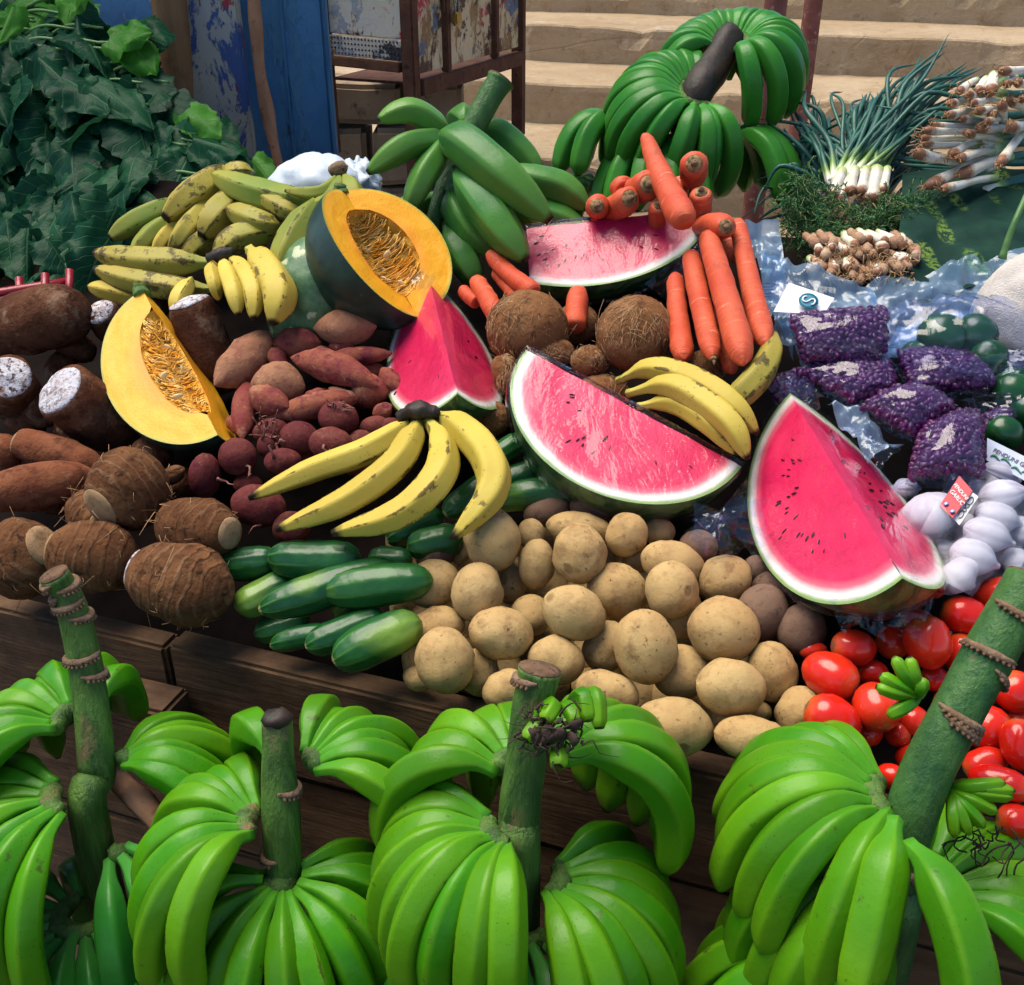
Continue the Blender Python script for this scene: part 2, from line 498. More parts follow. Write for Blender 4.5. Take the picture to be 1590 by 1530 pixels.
# watermelon: t is the distance from the middle of the melon (1 = outside of the rind)
def melon():
    n = NT('melon_flesh')
    t = n.math('ADD', n.attr(), n.math('MULTIPLY', n.math('SUBTRACT', n.noise(30, 4), .5), .03))
    g = n.noise(150, 5, .7)
    red = n.mix(n.ramp(g, [(.35, 0.), (.65, 1.)]), (.66, .006, .080), (.52, .003, .055))
    red = n.mix(n.ramp(n.noise(18, 3), [(.4, 0.), (.7, .6)]), red, (.68, .025, .10))
    c = n.mix(n.ramp(t, [(.83, 0.), (.915, 1.)]), red, (.74, .20, .24))
    c = n.mix(n.ramp(t, [(.885, 0.), (.935, 1.)]), c, (.76, .76, .66))
    c = n.mix(n.ramp(t, [(.958, 0.), (.985, 1.)]), c, (.20, .36, .10))
    n.princ(c, .42, n.bump(n.math('ADD', g, n.noise(420, 3)), .35, .0015), .5)
    M['melon_flesh'] = n.m
    n = NT('melon_rind')
    z = n.co('Object', False)
    w = n.noise(26, 4, .6, n.stretch(n.co('Object', True), (1, 1, .35)), 1.5)
    c = n.mix(n.ramp(w, [(.45, 0.), (.56, 1.)]), (.012, .06, .015), (.10, .19, .05))
    n.princ(c, .3, n.bump(n.noise(60), .05), .5)
    M['melon_rind'] = n.m
    n = NT('pumpkin_flesh')
    t = n.math('ADD', n.attr(), n.math('MULTIPLY', n.math('SUBTRACT', n.noise(30, 4), .5), .05))
    c = n.mix(n.ramp(n.noise(60, 5, .65), [(.4, 0.), (.7, 1.)]), (.80, .35, .006), (.82, .41, .018))
    c = n.mix(n.ramp(t, [(.45, 1.), (.72, 0.)]), c, (.80, .26, .014))
    c = n.mix(n.ramp(t, [(.968, 0.), (.99, 1.)]), c, (.34, .36, .06))
    n.princ(c, .5, n.bump(n.math('ADD', n.noise(120, 4), n.noise(360, 3)), .35, .0015), .4)
    M['pumpkin_flesh'] = n.m
    n = NT('pumpkin_pulp')
    c = n.mix(n.ramp(n.noise(70, 5, .7, None, 1.0), [(.35, 0.), (.62, 1.)]), (.86, .36, .02), (.90, .50, .08))
    n.princ(c, .45, n.bump(n.noise(130, 6, .75, None, 1.5), .8, .005), .2)
    M['pumpkin_pulp'] = n.m
    n = NT('pumpkin_string')
    c = n.mix(n.rnd(), (.90, .48, .08), (.92, .62, .22))
    c = n.mix(n.ramp(n.noise(45, 3), [(.4, 0.), (.6, 1.)]), c, (.84, .34, .03))
    n.princ(c, .5, None, .15)
    M['pumpkin_string'] = n.m
    n = NT('pumpkin_skin_dark')
    c = n.mix(n.ramp(n.noise(40, 6, .7), [(.4, 0.), (.7, 1.)]), (.010, .030, .022), (.022, .058, .04))
    c = n.mix(n.ramp(n.noise(120, 6, .75), [(.66, 0.), (.70, .6)]), c, (.13, .18, .13))
    n.princ(c, .38, n.bump(n.noise(90, 5), .25, .002), .5)
    M['pumpkin_skin_dark'] = n.m
    n = NT('pumpkin_skin_pale')
    c = n.mix(n.ramp(n.noise(60, 5, .7), [(.4, 0.), (.6, 1.)]), (.045, .13, .055), (.10, .20, .085))
    c = n.mix(n.ramp(n.noise(46, 3, .5), [(.58, 0.), (.62, 1.)]), c, (.42, .48, .28))
    n.princ(c, .45, n.bump(n.noise(90, 5), .25, .002), .5)
    M['pumpkin_skin_pale'] = n.m
melon()
def film_mat(name, tint, gl, rough, haze, scale=40, bump=.5, dist=.006):
    """thin clear plastic: it lets light through, mirrors the sky by Fresnel, and is a little milky"""
    n = NT(name)
    v = n.co('Object', True)
    h = n.math('ADD', n.noise(scale, 5, .6, n.stretch(v, (1, .35, .6)), 1.5), n.math('MULTIPLY', n.vor(scale * .6, 'DISTANCE_TO_EDGE', n.stretch(v, (1, .5, .7))), -.6))
    nb = n.bump(h, bump, dist)
    tr = n.node('ShaderNodeBsdfTransparent', Color=(*tint, 1))
    g = n.node('ShaderNodeBsdfGlossy', Color=(1, 1, 1, 1), Roughness=rough, Normal=nb)
    df = n.node('ShaderNodeBsdfTranslucent', Color=(.42, .68, 1, 1), Normal=nb)
    d2 = n.node('ShaderNodeBsdfDiffuse', Color=(.48, .72, 1, 1), Normal=nb)
    f0 = ((gl - 1) / (gl + 1)) ** 2 * 2
    fc = n.node('ShaderNodeLayerWeight', 'Facing', Blend=.5, Normal=nb)
    fr = n.math('ADD', n.math('MULTIPLY', n.math('POWER', fc, 5.0), 1 - f0), f0, True)   # Schlick's Fresnel, two faces of the film
    a = n.t.nodes.new('ShaderNodeMixShader')
    a.inputs[0].default_value = .5
    n.t.links.new(df, a.inputs[1]); n.t.links.new(d2, a.inputs[2])
    b = n.t.nodes.new('ShaderNodeMixShader')
    hz = n.math('MULTIPLY', n.ramp(n.noise(scale * .5, 4), [(.4, .35), (.75, 1.)]), haze)
    n.t.links.new(hz, b.inputs[0])
    n.t.links.new(tr, b.inputs[1]); n.t.links.new(a.outputs[0], b.inputs[2])
    c = n.t.nodes.new('ShaderNodeMixShader')
    n.t.links.new(fr, c.inputs[0]); n.t.links.new(b.outputs[0], c.inputs[1]); n.t.links.new(g, c.inputs[2])
    n.t.links.new(c.outputs[0], n.out.inputs[0])
    M[name] = n.m
film_mat('cling_film', (.99, .97, 1.), 1.24, .045, .012, 14, .9, .007)
film_mat('bag_film', (.88, .90, 1.), 1.34, .05, .01, 26, .35, .005)
film_mat('bag_blue', (.62, .82, 1.), 1.36, .12, .70, 22, .55, .007)
def produce_mats():
    n = NT('tomato')
    t = n.attr()
    c = n.mix(n.ramp(n.noise(18, 3), [(.4, 0.), (.7, 1.)]), (.60, .010, .006), (.68, .022, .008))
    c = n.mix(n.ramp(t, [(.82, 0.), (.97, .75)]), c, (.62, .10, .02))
    c = n.mix(n.ramp(t, [(.975, 0.), (.985, 1.)]), c, (.16, .10, .05))
    c = n.mix(n.math('MULTIPLY', n.rnd(), .5), c, (.66, .05, .012))
    n.princ(c, .20, n.bump(n.noise(30, 3), .06, .003), .5)
    M['tomato'] = n.m
    n = NT('cucumber')
    t = n.attr()
    v = n.co('Object', False)
    xyz = n.sep(v)
    ang = n.math('ARCTAN2', xyz[1], xyz[0])
    s = n.math('SINE', n.math('ADD', n.math('MULTIPLY', ang, 9.0), n.math('MULTIPLY', n.noise(18, 3), 3.0)))
    stripe = n.math('MULTIPLY', n.ramp(s, [(.70, 0.), (1., .8)]), n.ramp(t, [(.45, 0.), (.95, 1.)]))
    c = n.mix(n.ramp(n.noise(40, 4), [(.4, 0.), (.65, 1.)]), (.006, .060, .016), (.012, .090, .018))
    c = n.mix(n.math('MULTIPLY', n.ramp(n.rnd(), [(.5, 0.), (1., .5)]), 1.0), c, (.03, .14, .022))
    c = n.mix(n.math('MULTIPLY', stripe, .6), c, (.12, .28, .04))
    belly = n.math('MULTIPLY', n.ramp(n.noise(9, 1), [(.58, 0.), (.70, 1.)]), .8)
    c = n.mix(belly, c, (.26, .42, .05))
    c = n.mix(n.ramp(t, [(.975, 0.), (.99, 1.)]), c, (.32, .32, .12))
    c = n.mix(n.ramp(n.noise(60, 6, .75), [(.64, 0.), (.70, .5)]), c, (.13, .20, .08))
    n.princ(c, .33, n.bump(n.math('ADD', n.noise(50, 4), n.math('ADD', n.math('MULTIPLY', s, .25), n.math('MULTIPLY', n.vor(90), .5))), .35, .003), .4)
    M['cucumber'] = n.m
    n = NT('carrot')
    t = n.attr()
    v = n.co('Object', False)
    ring = n.noise(90, 5, .7, n.stretch(n.co('Object', True), (.25, .25, 2.2)))
    c = n.mix(n.ramp(n.noise(24, 3), [(.35, 0.), (.65, 1.)]), (.54, .068, .026), (.62, .105, .042))
    c = n.mix(n.ramp(ring, [(.60, 0.), (.68, .8)]), c, (.72, .32, .18))
    c = n.mix(n.ramp(n.noise(30, 6, .7), [(.58, 0.), (.70, .6)]), c, (.30, .06, .02))
    c = n.mix(n.ramp(ring, [(.30, .5), (.36, 0.)]), c, (.34, .05, .015))
    n.princ(c, .48, n.bump(ring, .8, .003), .3)
    M['carrot'] = n.m
    n = NT('carrot_crown')
    r = n.vor(160, 'F1')
    c = n.mix(n.ramp(n.noise(160, 4), [(.4, 0.), (.6, 1.)]), (.09, .075, .03), (.36, .22, .10))
    n.princ(c, .8, n.bump(n.noise(220, 4), .8, .002), .3)
    M['carrot_crown'] = n.m
    n = NT('garlic')
    z = n.co('Object', False)
    xyz = n.sep(z)
    a = n.math('ARCTAN2', xyz[1], xyz[0])
    s = n.math('SINE', n.math('MULTIPLY', a, 13.0))
    c = n.mix(n.ramp(n.noise(50, 4), [(.45, 0.), (.7, 1.)]), (.46, .46, .54), (.38, .36, .46))
    c = n.mix(n.ramp(s, [(.7, 0.), (1., .3)]), c, (.50, .36, .50))
    n.princ(c, .5, n.bump(n.math('ADD', n.math('MULTIPLY', s, .25), n.noise(60, 4)), .3, .0015), .3)
    M['garlic'] = n.m
    n = NT('net')
    uv = n.node('ShaderNodeTexCoord', 'UV')
    x = n.sep(uv)
    l1 = n.ramp(n.math('FRACT', n.math('MULTIPLY', x[0], 95.0)), [(.0, 1.), (.30, 1.), (.34, 0.)], 'CONSTANT')
    l2 = n.ramp(n.math('FRACT', n.math('MULTIPLY', x[1], 95.0)), [(.0, 1.), (.30, 1.), (.34, 0.)], 'CONSTANT')
    k = n.math('MULTIPLY', n.math('MAXIMUM', l1, l2), .40)
    tr = n.node('ShaderNodeBsdfTransparent', Color=(1, 1, 1, 1))
    df = n.node('ShaderNodeBsdfDiffuse', Color=(.80, .82, .92, 1))
    mx = n.t.nodes.new('ShaderNodeMixShader')
    n.t.links.new(k, mx.inputs[0]); n.t.links.new(tr, mx.inputs[1]); n.t.links.new(df, mx.inputs[2])
    n.t.links.new(mx.outputs[0], n.out.inputs[0])
    M['net'] = n.m
    n = NT('stalk')
    t = n.attr()
    v = n.stretch(n.co('Object', True), (1, 1, .12))
    c = n.mix(n.ramp(n.noise(60, 5, .6, v), [(.35, 0.), (.62, 1.)]), (.035, .085, .018), (.10, .20, .035))
    c = n.mix(n.ramp(n.noise(22, 5, .7, n.stretch(n.co('Object', True), (1, 1, .5))), [(.56, 0.), (.68, .9)]), c, (.19, .12, .06))
    n.princ(c, .5, n.bump(n.noise(110, 5, .65, v), .9, .006), .3)
    M['stalk'] = n.m
    n = NT('stalk_blue')
    v = n.stretch(n.co('Object', True), (1, 1, .4))
    c = n.mix(n.ramp(n.noise(50, 5, .6, v), [(.35, 0.), (.65, 1.)]), (.020, .085, .022), (.055, .145, .030))
    c = n.mix(n.ramp(n.noise(60, 6, .7), [(.62, 0.), (.70, .8)]), c, (.13, .10, .05))
    n.princ(c, .45, n.bump(n.noise(110, 5, .65, v), .7, .005), .3)
    M['stalk_blue'] = n.m
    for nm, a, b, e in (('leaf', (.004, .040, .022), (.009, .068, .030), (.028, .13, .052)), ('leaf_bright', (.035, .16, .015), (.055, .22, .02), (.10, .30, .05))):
        n = NT(nm)
        uv = n.sep(n.node('ShaderNodeTexCoord', 'UV'))
        w = n.math('ABSOLUTE', n.math('SUBTRACT', n.math('MULTIPLY', uv[0], 2.0), 1.0))
        rib = n.ramp(w, [(.02, 1.), (.055, 0.)])
        sv = n.math('SINE', n.math('MULTIPLY', n.math('SUBTRACT', uv[1], n.math('MULTIPLY', w, .34)), 46.0))
        side = n.math('MULTIPLY', n.ramp(sv, [(.90, 0.), (1., 1.)]), .7)
        vein = n.math('MAXIMUM', rib, side)
        c = n.mix(n.ramp(n.noise(24, 4), [(.35, 0.), (.65, 1.)]), a, b)
        c = n.mix(n.math('MULTIPLY', n.ramp(n.rnd(), [(.55, 0.), (1., 1.)]), .5), c, e)
        c = n.mix(n.math('MULTIPLY', vein, .32), c, (.13, .26, .12))
        h = n.math('ADD', n.math('MULTIPLY', vein, -.8), n.math('MULTIPLY', n.noise(50, 4), 1.2))
        n.princ(c, .40, n.bump(h, .35, .004), .10)
        tl = n.node('ShaderNodeBsdfTranslucent', Color=n.mix(.5, c, e))
        mx = n.t.nodes.new('ShaderNodeMixShader')
        mx.inputs[0].default_value = .26
        n.t.links.new(n.p.outputs[0], mx.inputs[1]); n.t.links.new(tl, mx.inputs[2])
        n.t.links.new(mx.outputs[0], n.out.inputs[0])
        M[nm] = n.m
    simple('leaf_stem', (.06, .16, .04), (.10, .22, .06), 30, .5, .3)
    n = NT('onion')
    t = n.attr()
    c = n.mix(n.ramp(n.noise(60, 4), [(.4, 0.), (.65, 1.)]), (.012, .075, .060), (.025, .115, .080))
    c = n.mix(n.ramp(t, [(.12, 1.), (.26, 0.)]), c, (.22, .36, .06))
    c = n.mix(n.ramp(t, [(.06, 1.), (.16, 0.)]), c, (.74, .74, .62))
    n.princ(c, .42, n.bump(n.noise(160, 3), .2, .001), .4)
    M['onion'] = n.m
    n = NT('onion_bulb')
    t = n.attr()
    c = n.mix(n.ramp(n.noise(50, 4), [(.4, 0.), (.68, 1.)]), (.74, .71, .62), (.66, .58, .42))
    tt = n.math('ADD', t, n.math('MULTIPLY', n.math('SUBTRACT', n.noise(60, 5, .7), .5), .55))
    c = n.mix(n.ramp(tt, [(.12, 1.), (.24, 0.)]), c, (.25, .11, .055))
    c = n.mix(n.ramp(tt, [(.80, 0.), (1.05, 1.)]), c, (.30, .44, .10))
    c = n.mix(n.ramp(n.noise(90, 6, .7), [(.62, 0.), (.68, .8)]), c, (.36, .17, .09))
    n.princ(c, .5, n.bump(n.noise(120, 4), .4, .002), .4)
    M['onion_bulb'] = n.m
    simple('herb', (.018, .10, .030), (.05, .17, .05), 40, .6, .1, .3)
    simple('herb_twig', (.10, .17, .05), (.16, .22, .07), 40, .6, .1, .3)
    n = NT('cloth')
    d = n.vor(26, 'F1', n.stretch(n.co('Object', False), (1, .2, 1)), .7)
    c = n.mix(n.ramp(n.noise(20, 4), [(.4, 0.), (.65, 1.)]), (.006, .026, .020), (.012, .045, .030))
    m1 = n.math('MULTIPLY', n.ramp(d, [(.24, 1.), (.34, 0.)]), n.ramp(n.noise(150, 4, .7), [(.47, 0.), (.55, 1.)]))
    c = n.mix(m1, c, (.12, .20, .035))
    n.princ(c, .7, n.bump(n.noise(14, 3), .4, .01), .08)
    M['cloth'] = n.m
produce_mats()
def place_mats():
    n = NT('plank')
    v = n.stretch(n.co('Object', True), (.10, 1, 1))
    g = n.noise(55, 7, .65, v, .6)
    c = n.mix(n.ramp(g, [(.3, 0.), (.7, 1.)]), (.085, .045, .023), (.19, .11, .058))
    c = n.mix(n.ramp(n.noise(9, 5, .7), [(.45, 0.), (.68, .85)]), c, (.045, .026, .018))
    c = n.mix(n.ramp(n.noise(120, 5, .7, v), [(.64, 0.), (.70, .8)]), c, (.030, .017, .011))
    nr = n.sep(n.node('ShaderNodeTexCoord', 'Object'))
    n.princ(c, .88, n.bump(n.math('ADD', g, n.noise(170, 5, .7, v)), .7, .004), .2)
    M['plank'] = n.m
    n = NT('post_wood')
    v = n.stretch(n.co('Object', True), (1, 1, .10))
    g = n.noise(40, 6, .65, v, .5)
    c = n.mix(n.ramp(g, [(.3, 0.), (.7, 1.)]), (.15, .085, .042), (.24, .145, .075))
    c = n.mix(n.ramp(n.noise(16, 5, .7), [(.5, 0.), (.7, .8)]), c, (.09, .05, .027))
    n.princ(c, .9, n.bump(g, .8, .006), .2)
    M['post_wood'] = n.m
    def paint(name, base, layers, rough=.55, bump=.6, scale=9):
        n = NT(name)
        v = n.co('Object', True)
        c = n.mix(n.ramp(n.noise(scale, 5, .6), [(.35, 0.), (.7, 1.)]), base[0], base[1])
        h = n.noise(60, 5, .7)
        for k, (col, sc, th, st_) in enumerate(layers):
            off = n.node('ShaderNodeVectorMath', 0, {'operation': 'ADD'})
            nd = off.node
            n.t.links.new(v, nd.inputs[0]); nd.inputs[1].default_value = (3.1 * k, 7.7 * k, 1.3 * k)
            f = n.ramp(n.noise(sc, 8, .72, n.stretch(off, st_), .3), [(th, 0.), (th + .025, 1.)])
            c = n.mix(f, c, col)
            h = n.math('ADD', h, n.math('MULTIPLY', f, .8))
        n.princ(c, rough, n.bump(h, bump, .003), .35)
        M[name] = n.m
    paint('paint_blue', ((.09, .25, .50), (.15, .34, .58)), [((.34, .40, .46), 22, .60, (1, 1, .5)), ((.20, .08, .10), 40, .64, (1, 1, .5)), ((.015, .05, .14), 14, .62, (1, 1, .3))])
    paint('paint_dark_blue', ((.030, .13, .28), (.06, .19, .36)), [((.055, .17, .30), 12, .54, (1, 1, .25)), ((.30, .34, .34), 46, .66, (1, 1, .25)), ((.010, .03, .07), 10, .62, (1, 1, .2))])
    paint('paint_peeled', ((.36, .36, .36), (.44, .40, .32)), [((.05, .10, .28), 14, .52, (1, 1, .4)), ((.36, .035, .05), 14, .57, (1, 1, .4)), ((.44, .32, .19), 16, .62, (1, 1, .4))])
    paint('paint_cabinet', ((.62, .52, .34), (.50, .36, .19)), [((.10, .14, .22), 9, .58, (1, 1, 1)), ((.46, .03, .05), 9, .56, (1, 1, .7)), ((.075, .033, .022), 12, .525, (1, 1, .7)), ((.30, .17, .07), 24, .56, (1, 1, .4))])
    paint('paint_cabinet_side', ((.55, .52, .47), (.60, .52, .36)), [((.30, .33, .38), 8, .52, (1, 1, 1)), ((.50, .03, .06), 12, .56, (1, 1, .8)), ((.03, .03, .04), 8, .56, (1, 1, .8)), ((.30, .17, .07), 24, .58, (1, 1, .4))])
    n = NT('concrete')
    big = n.noise(2.2, 6, .6)
    c = n.mix(n.ramp(big, [(.35, 0.), (.65, 1.)]), (.38, .275, .165), (.47, .36, .235))
    c = n.mix(n.ramp(n.noise(7, 7, .7), [(.5, 0.), (.66, .8)]), c, (.36, .255, .15))
    c = n.mix(n.ramp(n.noise(5, 6, .7, n.stretch(n.co(), (1, 1, .25))), [(.60, 0.), (.70, .75)]), c, (.54, .46, .35))
    c = n.mix(n.ramp(n.noise(28, 6, .75), [(.58, 0.), (.68, .75)]), c, (.22, .14, .08))
    c = n.mix(n.ramp(n.noise(3.5, 8, .75, None, .8), [(.56, 0.), (.62, .5)]), c, (.30, .20, .115))
    ln = n.ramp(n.noise(.8, 3, .5, n.co(), .6), [(.494, 0.), (.497, 1.), (.500, 0.)])
    c = n.mix(n.math('MULTIPLY', ln, .2), c, (.25, .17, .10))
    cr = n.ramp(n.vor(2.4, 'DISTANCE_TO_EDGE', n.node('ShaderNodeVectorMath', 0, {'operation': 'ADD'})), [(.0, 0.), (.02, 0.)]) if 0 else None
    n.princ(c, .92, n.bump(n.math('SUBTRACT', n.math('ADD', n.noise(30, 7, .75), n.noise(6, 4)), n.math('MULTIPLY', ln, .3)), .8, .015), .1)
    M['concrete'] = n.m
    simple('block_stone', (.24, .17, .11), (.33, .25, .17), 9, .95, .9, .2, 60, (.12, .085, .06))
place_mats()
Z3 = Vector((0, 0, 1))
# ------------------------------------------------------------------ ground
def ground():
    n = 40
    V, f = [], []
    xs = np.sign(np.linspace(-1, 1, n)) * np.abs(np.linspace(-1, 1, n)) ** 3 * 150
    for y in xs:
        for x in xs:
            V.append((x, y + 2, nz((x, y, 0), .8, 3) * .015 - .01))
    o = mesh_obj('ground', V, grid_faces(n, n), M['soil'], origin=(0, 0, 0))
    tag(o, kind='structure')
ground()
# ------------------------------------------------------------------ concrete steps, parallel to the stall
steps = empty('steps', st(0, 1.9, 0))
tag(steps, kind='structure')
n0 = atz(900, 250, .88)
v0 = (n0 - BL).dot(VD)
RISE, TREAD = .120, .52
for k in range(-2, 9):
    vf = v0 + k * TREAD
    zt = .88 + k * RISE
    if zt < .02: continue
    V = []
    nu, prof = 150, [(0, -RISE - .02), (0, -.07), (0, -.02), (.001, -.006), (.006, 0), (.03, 0), (.12, 0), (.3, 0), (TREAD + .03, 0)]
    for i in range(nu):
        u = -1.3 + 6.6 * i / (nu - 1)
        for (a, b) in prof:
            e = 1.0 if b > -.06 and a < .06 else .35
            chip = (max(0, nz((u * 3, k * 3.1, 0), 1.4, 4) - .25) * .14 + max(0, nz((u * 9, k * 5.1, 0), 1.6, 14) - .2) * .05) * (1.0 if b > -.03 and a < .05 else .2)
            p = st(u, vf + a + chip + .003 * e * nz((u, b * 8, k), 5, 2), zt + b - chip * .6 + .004 * nz((u, a * 5, k), 4, 8))
            V.append(p)
    mesh_obj('step', V, grid_faces(nu, len(prof)), M['concrete'], steps, smooth=False)
# ------------------------------------------------------------------ block wall under the cabinet
bw = empty('block_wall', aty(580, 200, 2.72) * 1)
bw.location.z = 0
tag(bw, 'rough stone block wall under the rusty cabinet beside the steps', 'wall')
for r, (pyt, pyb, xs) in enumerate([(128, 196, [470, 625, 720]), (197, 290, [430, 575, 700]), (292, 380, [430, 560, 690])]):
    for x0, x1 in zip(xs[:-1], xs[1:]):
        a, b = aty(x0 + 3, pyt + 3, 2.72), aty(x1 - 3, pyb - 3, 2.72)
        board('block', ((a.x + b.x) / 2, 2.80 + random.uniform(-.015, .015), (a.z + b.z) / 2), RT, Vector((0, 1, 0)), Z3, abs(b.x - a.x), .16, abs(a.z - b.z), M['block_stone'], bw, .012, .008, 4)
bz = aty(500, 384, 2.72).z
a, b = aty(430, 300, 2.72), aty(690, 300, 2.72)
board('block', ((a.x + b.x) / 2, 2.80, bz / 2), RT, Vector((0, 1, 0)), Z3, abs(b.x - a.x), .16, bz - .01, M['block_stone'], bw, .012)
# ------------------------------------------------------------------ blue walls and posts at the back left
def sheet(name, x0, x1, y, z1, mat, thick=.02, parent=None, z0=0.0):
    return board(name, ((x0 + x1) / 2, y, (z0 + z1) / 2), RT, Vector((0, 1, 0)), Z3, x1 - x0, thick, z1 - z0, mat, parent, .004)
o = sheet('blue_wall', -1.75, -.69, 2.52, 2.4, M['paint_blue'], .03)
tag(o, 'scratched sky blue painted wall behind the leafy greens', 'wall')
bp = empty('painted_panel', (-.60, 2.34, 0))
tag(bp, 'narrow metal panel with peeling blue, red and grey paint', 'panel')
sheet('face_sheet', -.668, -.548, 2.34, 2.4, M['paint_peeled'], .03, bp)
sheet('edge_strip', -.685, -.671, 2.345, 2.4, M['paint_dark_blue'], .035, bp)
dp = empty('blue_door', (-.46, 2.38, 0))
tag(dp, 'dark blue metal door leaf with a raised seam beside the rusty cabinet', 'door')
sheet('leaf_sheet', -.562, -.388, 2.385, 2.4, M['paint_dark_blue'], .02, dp)
sheet('seam', -.475, -.468, 2.372, 2.4, M['paint_dark_blue'], .008, dp)
sheet('edge_strip', -.386, -.379, 2.38, 2.4, M['paint_dark_blue'], .03, dp)
P = [(-.672, 2.29, 0), (-.683, 2.29, .8), (-.684, 2.285, 1.1), (-.672, 2.29, 1.4), (-.668, 2.29, 2.4)]
o = tube('wooden_post', P, lambda t: .034 + .003 * math.sin(t * 9), M['post_wood'], ns=14, n=30, amp=.08, seed=2)
tag(o, 'thick brown wooden post between the blue wall and the peeling panel', 'post')
o = tube('bent_stick', [aty(440, 330, 2.30), aty(434, 265, 2.30), aty(418, 190, 2.31), aty(405, 120, 2.3), aty(398, 50, 2.3), aty(391, -40, 2.31)], lambda t: .0125 + .002 * math.sin(t * 17), M['stick'], ns=10, n=26, amp=.15, seed=4)
tag(o, 'thin crooked reddish stick leaning against the dark blue door', 'stick')
for nm, px, yy, rr, lb in (('red_post', 1204, 2.2, .022, 'weathered red painted post behind the upright green banana bunch'), ('red_pole', 1262, 3.0, .024, 'short red pole at the top edge standing on the steps')):
    a = aty(px, 10, yy)
    o = tube(nm, [(a.x, yy, 0), (a.x, yy, 2.4)], lambda t: rr, M['red_paint_post'], ns=14, n=12, amp=.05)
    tag(o, lb, 'post')
# ------------------------------------------------------------------ rusty cabinet
cb = empty('metal_cabinet', (-.2, 2.6, 0))
tag(cb, 'rusty metal cabinet with peeling white and red paint and padlocked doors', 'cabinet')
c0, cr, cl = Vector((-.218, 2.45, 0)), Vector((.017, 2.99, 0)), Vector((-.425, 2.60, 0))
ZC0, ZC1 = 1.13, 1.95
er, el = (cr - c0).normalized(), (cl - c0).normalized()
Lr, Ll = (cr - c0).length, (cl - c0).length
nr_, nl_ = er.cross(Z3), Z3.cross(el)
for p, z0 in ((c0, .55), (cr, .95), (cl, .98), (cr + el * Ll, .9)):
    board('leg', (p.x, p.y, (z0 + ZC1) / 2), er, Z3.cross(er), Z3, .030, .030, ZC1 - z0, M['rust'], cb, .003)
def cpanel(name, org, e, nrm, a0, a1, z0, z1, mat, off, th=.006, par=None):
    c = org + e * ((a0 + a1) / 2) + nrm * off
    return board(name, (c.x, c.y, (z0 + z1) / 2), e, Z3.cross(e), Z3, a1 - a0, th, z1 - z0, mat, par or cb, .002)
cpanel('bottom_rail', c0, er, nr_, .018, Lr - .018, ZC0, ZC0 + .035, M['rust'], .010, .02)
cpanel('top_rail', c0, er, nr_, .018, Lr - .018, ZC1 - .05, ZC1, M['rust'], .010, .02)
cpanel('bottom_rail', c0, el, nl_, .018, Ll - .018, ZC0 + .05, ZC0 + .07, M['rust'], .010, .02)
cpanel('side_panel', c0, el, nl_, .018, Ll - .018, ZC0 + .115, ZC1 - .02, M['paint_cabinet_side'], -.004)
ps = cpanel('perforated_strip', c0, el, nl_, .018, Ll - .018, ZC0 + .071, ZC0 + .114, M['paint_cabinet_side'], .004)
hm = Acc()
for i in range(20):
    for j in range(4):
        c = c0 + el * (.03 + i * (Ll - .06) / 19) + nl_ * .0078
        hm.add(*ell_data((c.x, c.y, ZC0 + .077 + j * .0105), nl_, .0006, .0028, 8, 4))
hm.build('holes', M['dry_flower'], ps)['kind'] = 'stuff'
for a0, a1 in ((.020, .135), (.165, .40), (.425, Lr - .022)):
    d = cpanel('door', c0, er, nr_, a0, a1, ZC0 + .045, ZC1 - .06, M['paint_cabinet'], .006)
    cpanel('frame_stile', c0, er, nr_, a1 + .002, a1 + .022, ZC0 + .036, ZC1 - .052, M['rust'], .012, .018)
    if a1 < .3:
        for zz in (ZC0 + .16, ZC0 + .30):
            cpanel('hinge', c0, er, nr_, a1 - .01, a1 + .0, zz, zz + .03, M['rust'], .016, .006, d)
cpanel('hasp', c0, er, nr_, .150, .176, ZC0 + .185, ZC0 + .20, M['steel'], .026, .006)
q = c0 + er * .163 + nr_ * .032
pl = board('padlock', (q.x, q.y, ZC0 + .145), er, Z3.cross(er), Z3, .030, .014, .028, M['brass'], cb, .004)
tube('shackle', [Vector((q.x, q.y, ZC0 + .155)) - er * .009, Vector((q.x, q.y, ZC0 + .188)) - er * .009, Vector((q.x, q.y, ZC0 + .197)), Vector((q.x, q.y, ZC0 + .188)) + er * .009, Vector((q.x, q.y, ZC0 + .155)) + er * .009], lambda t: .0025, M['steel'], pl, ns=6, n=18)
cc = (c0 + cr + cl + (cr + el * Ll)) / 4
board('bottom_sheet', (cc.x, cc.y, ZC0 + .02), er, Z3.cross(er), Z3, Lr - .04, Ll - .05, .006, M['rust'], cb, .001)
board('top_sheet', (cc.x, cc.y, ZC1 + .006), er, Z3.cross(er), Z3, Lr + .02, Ll + .02, .006, M['rust'], cb, .001)
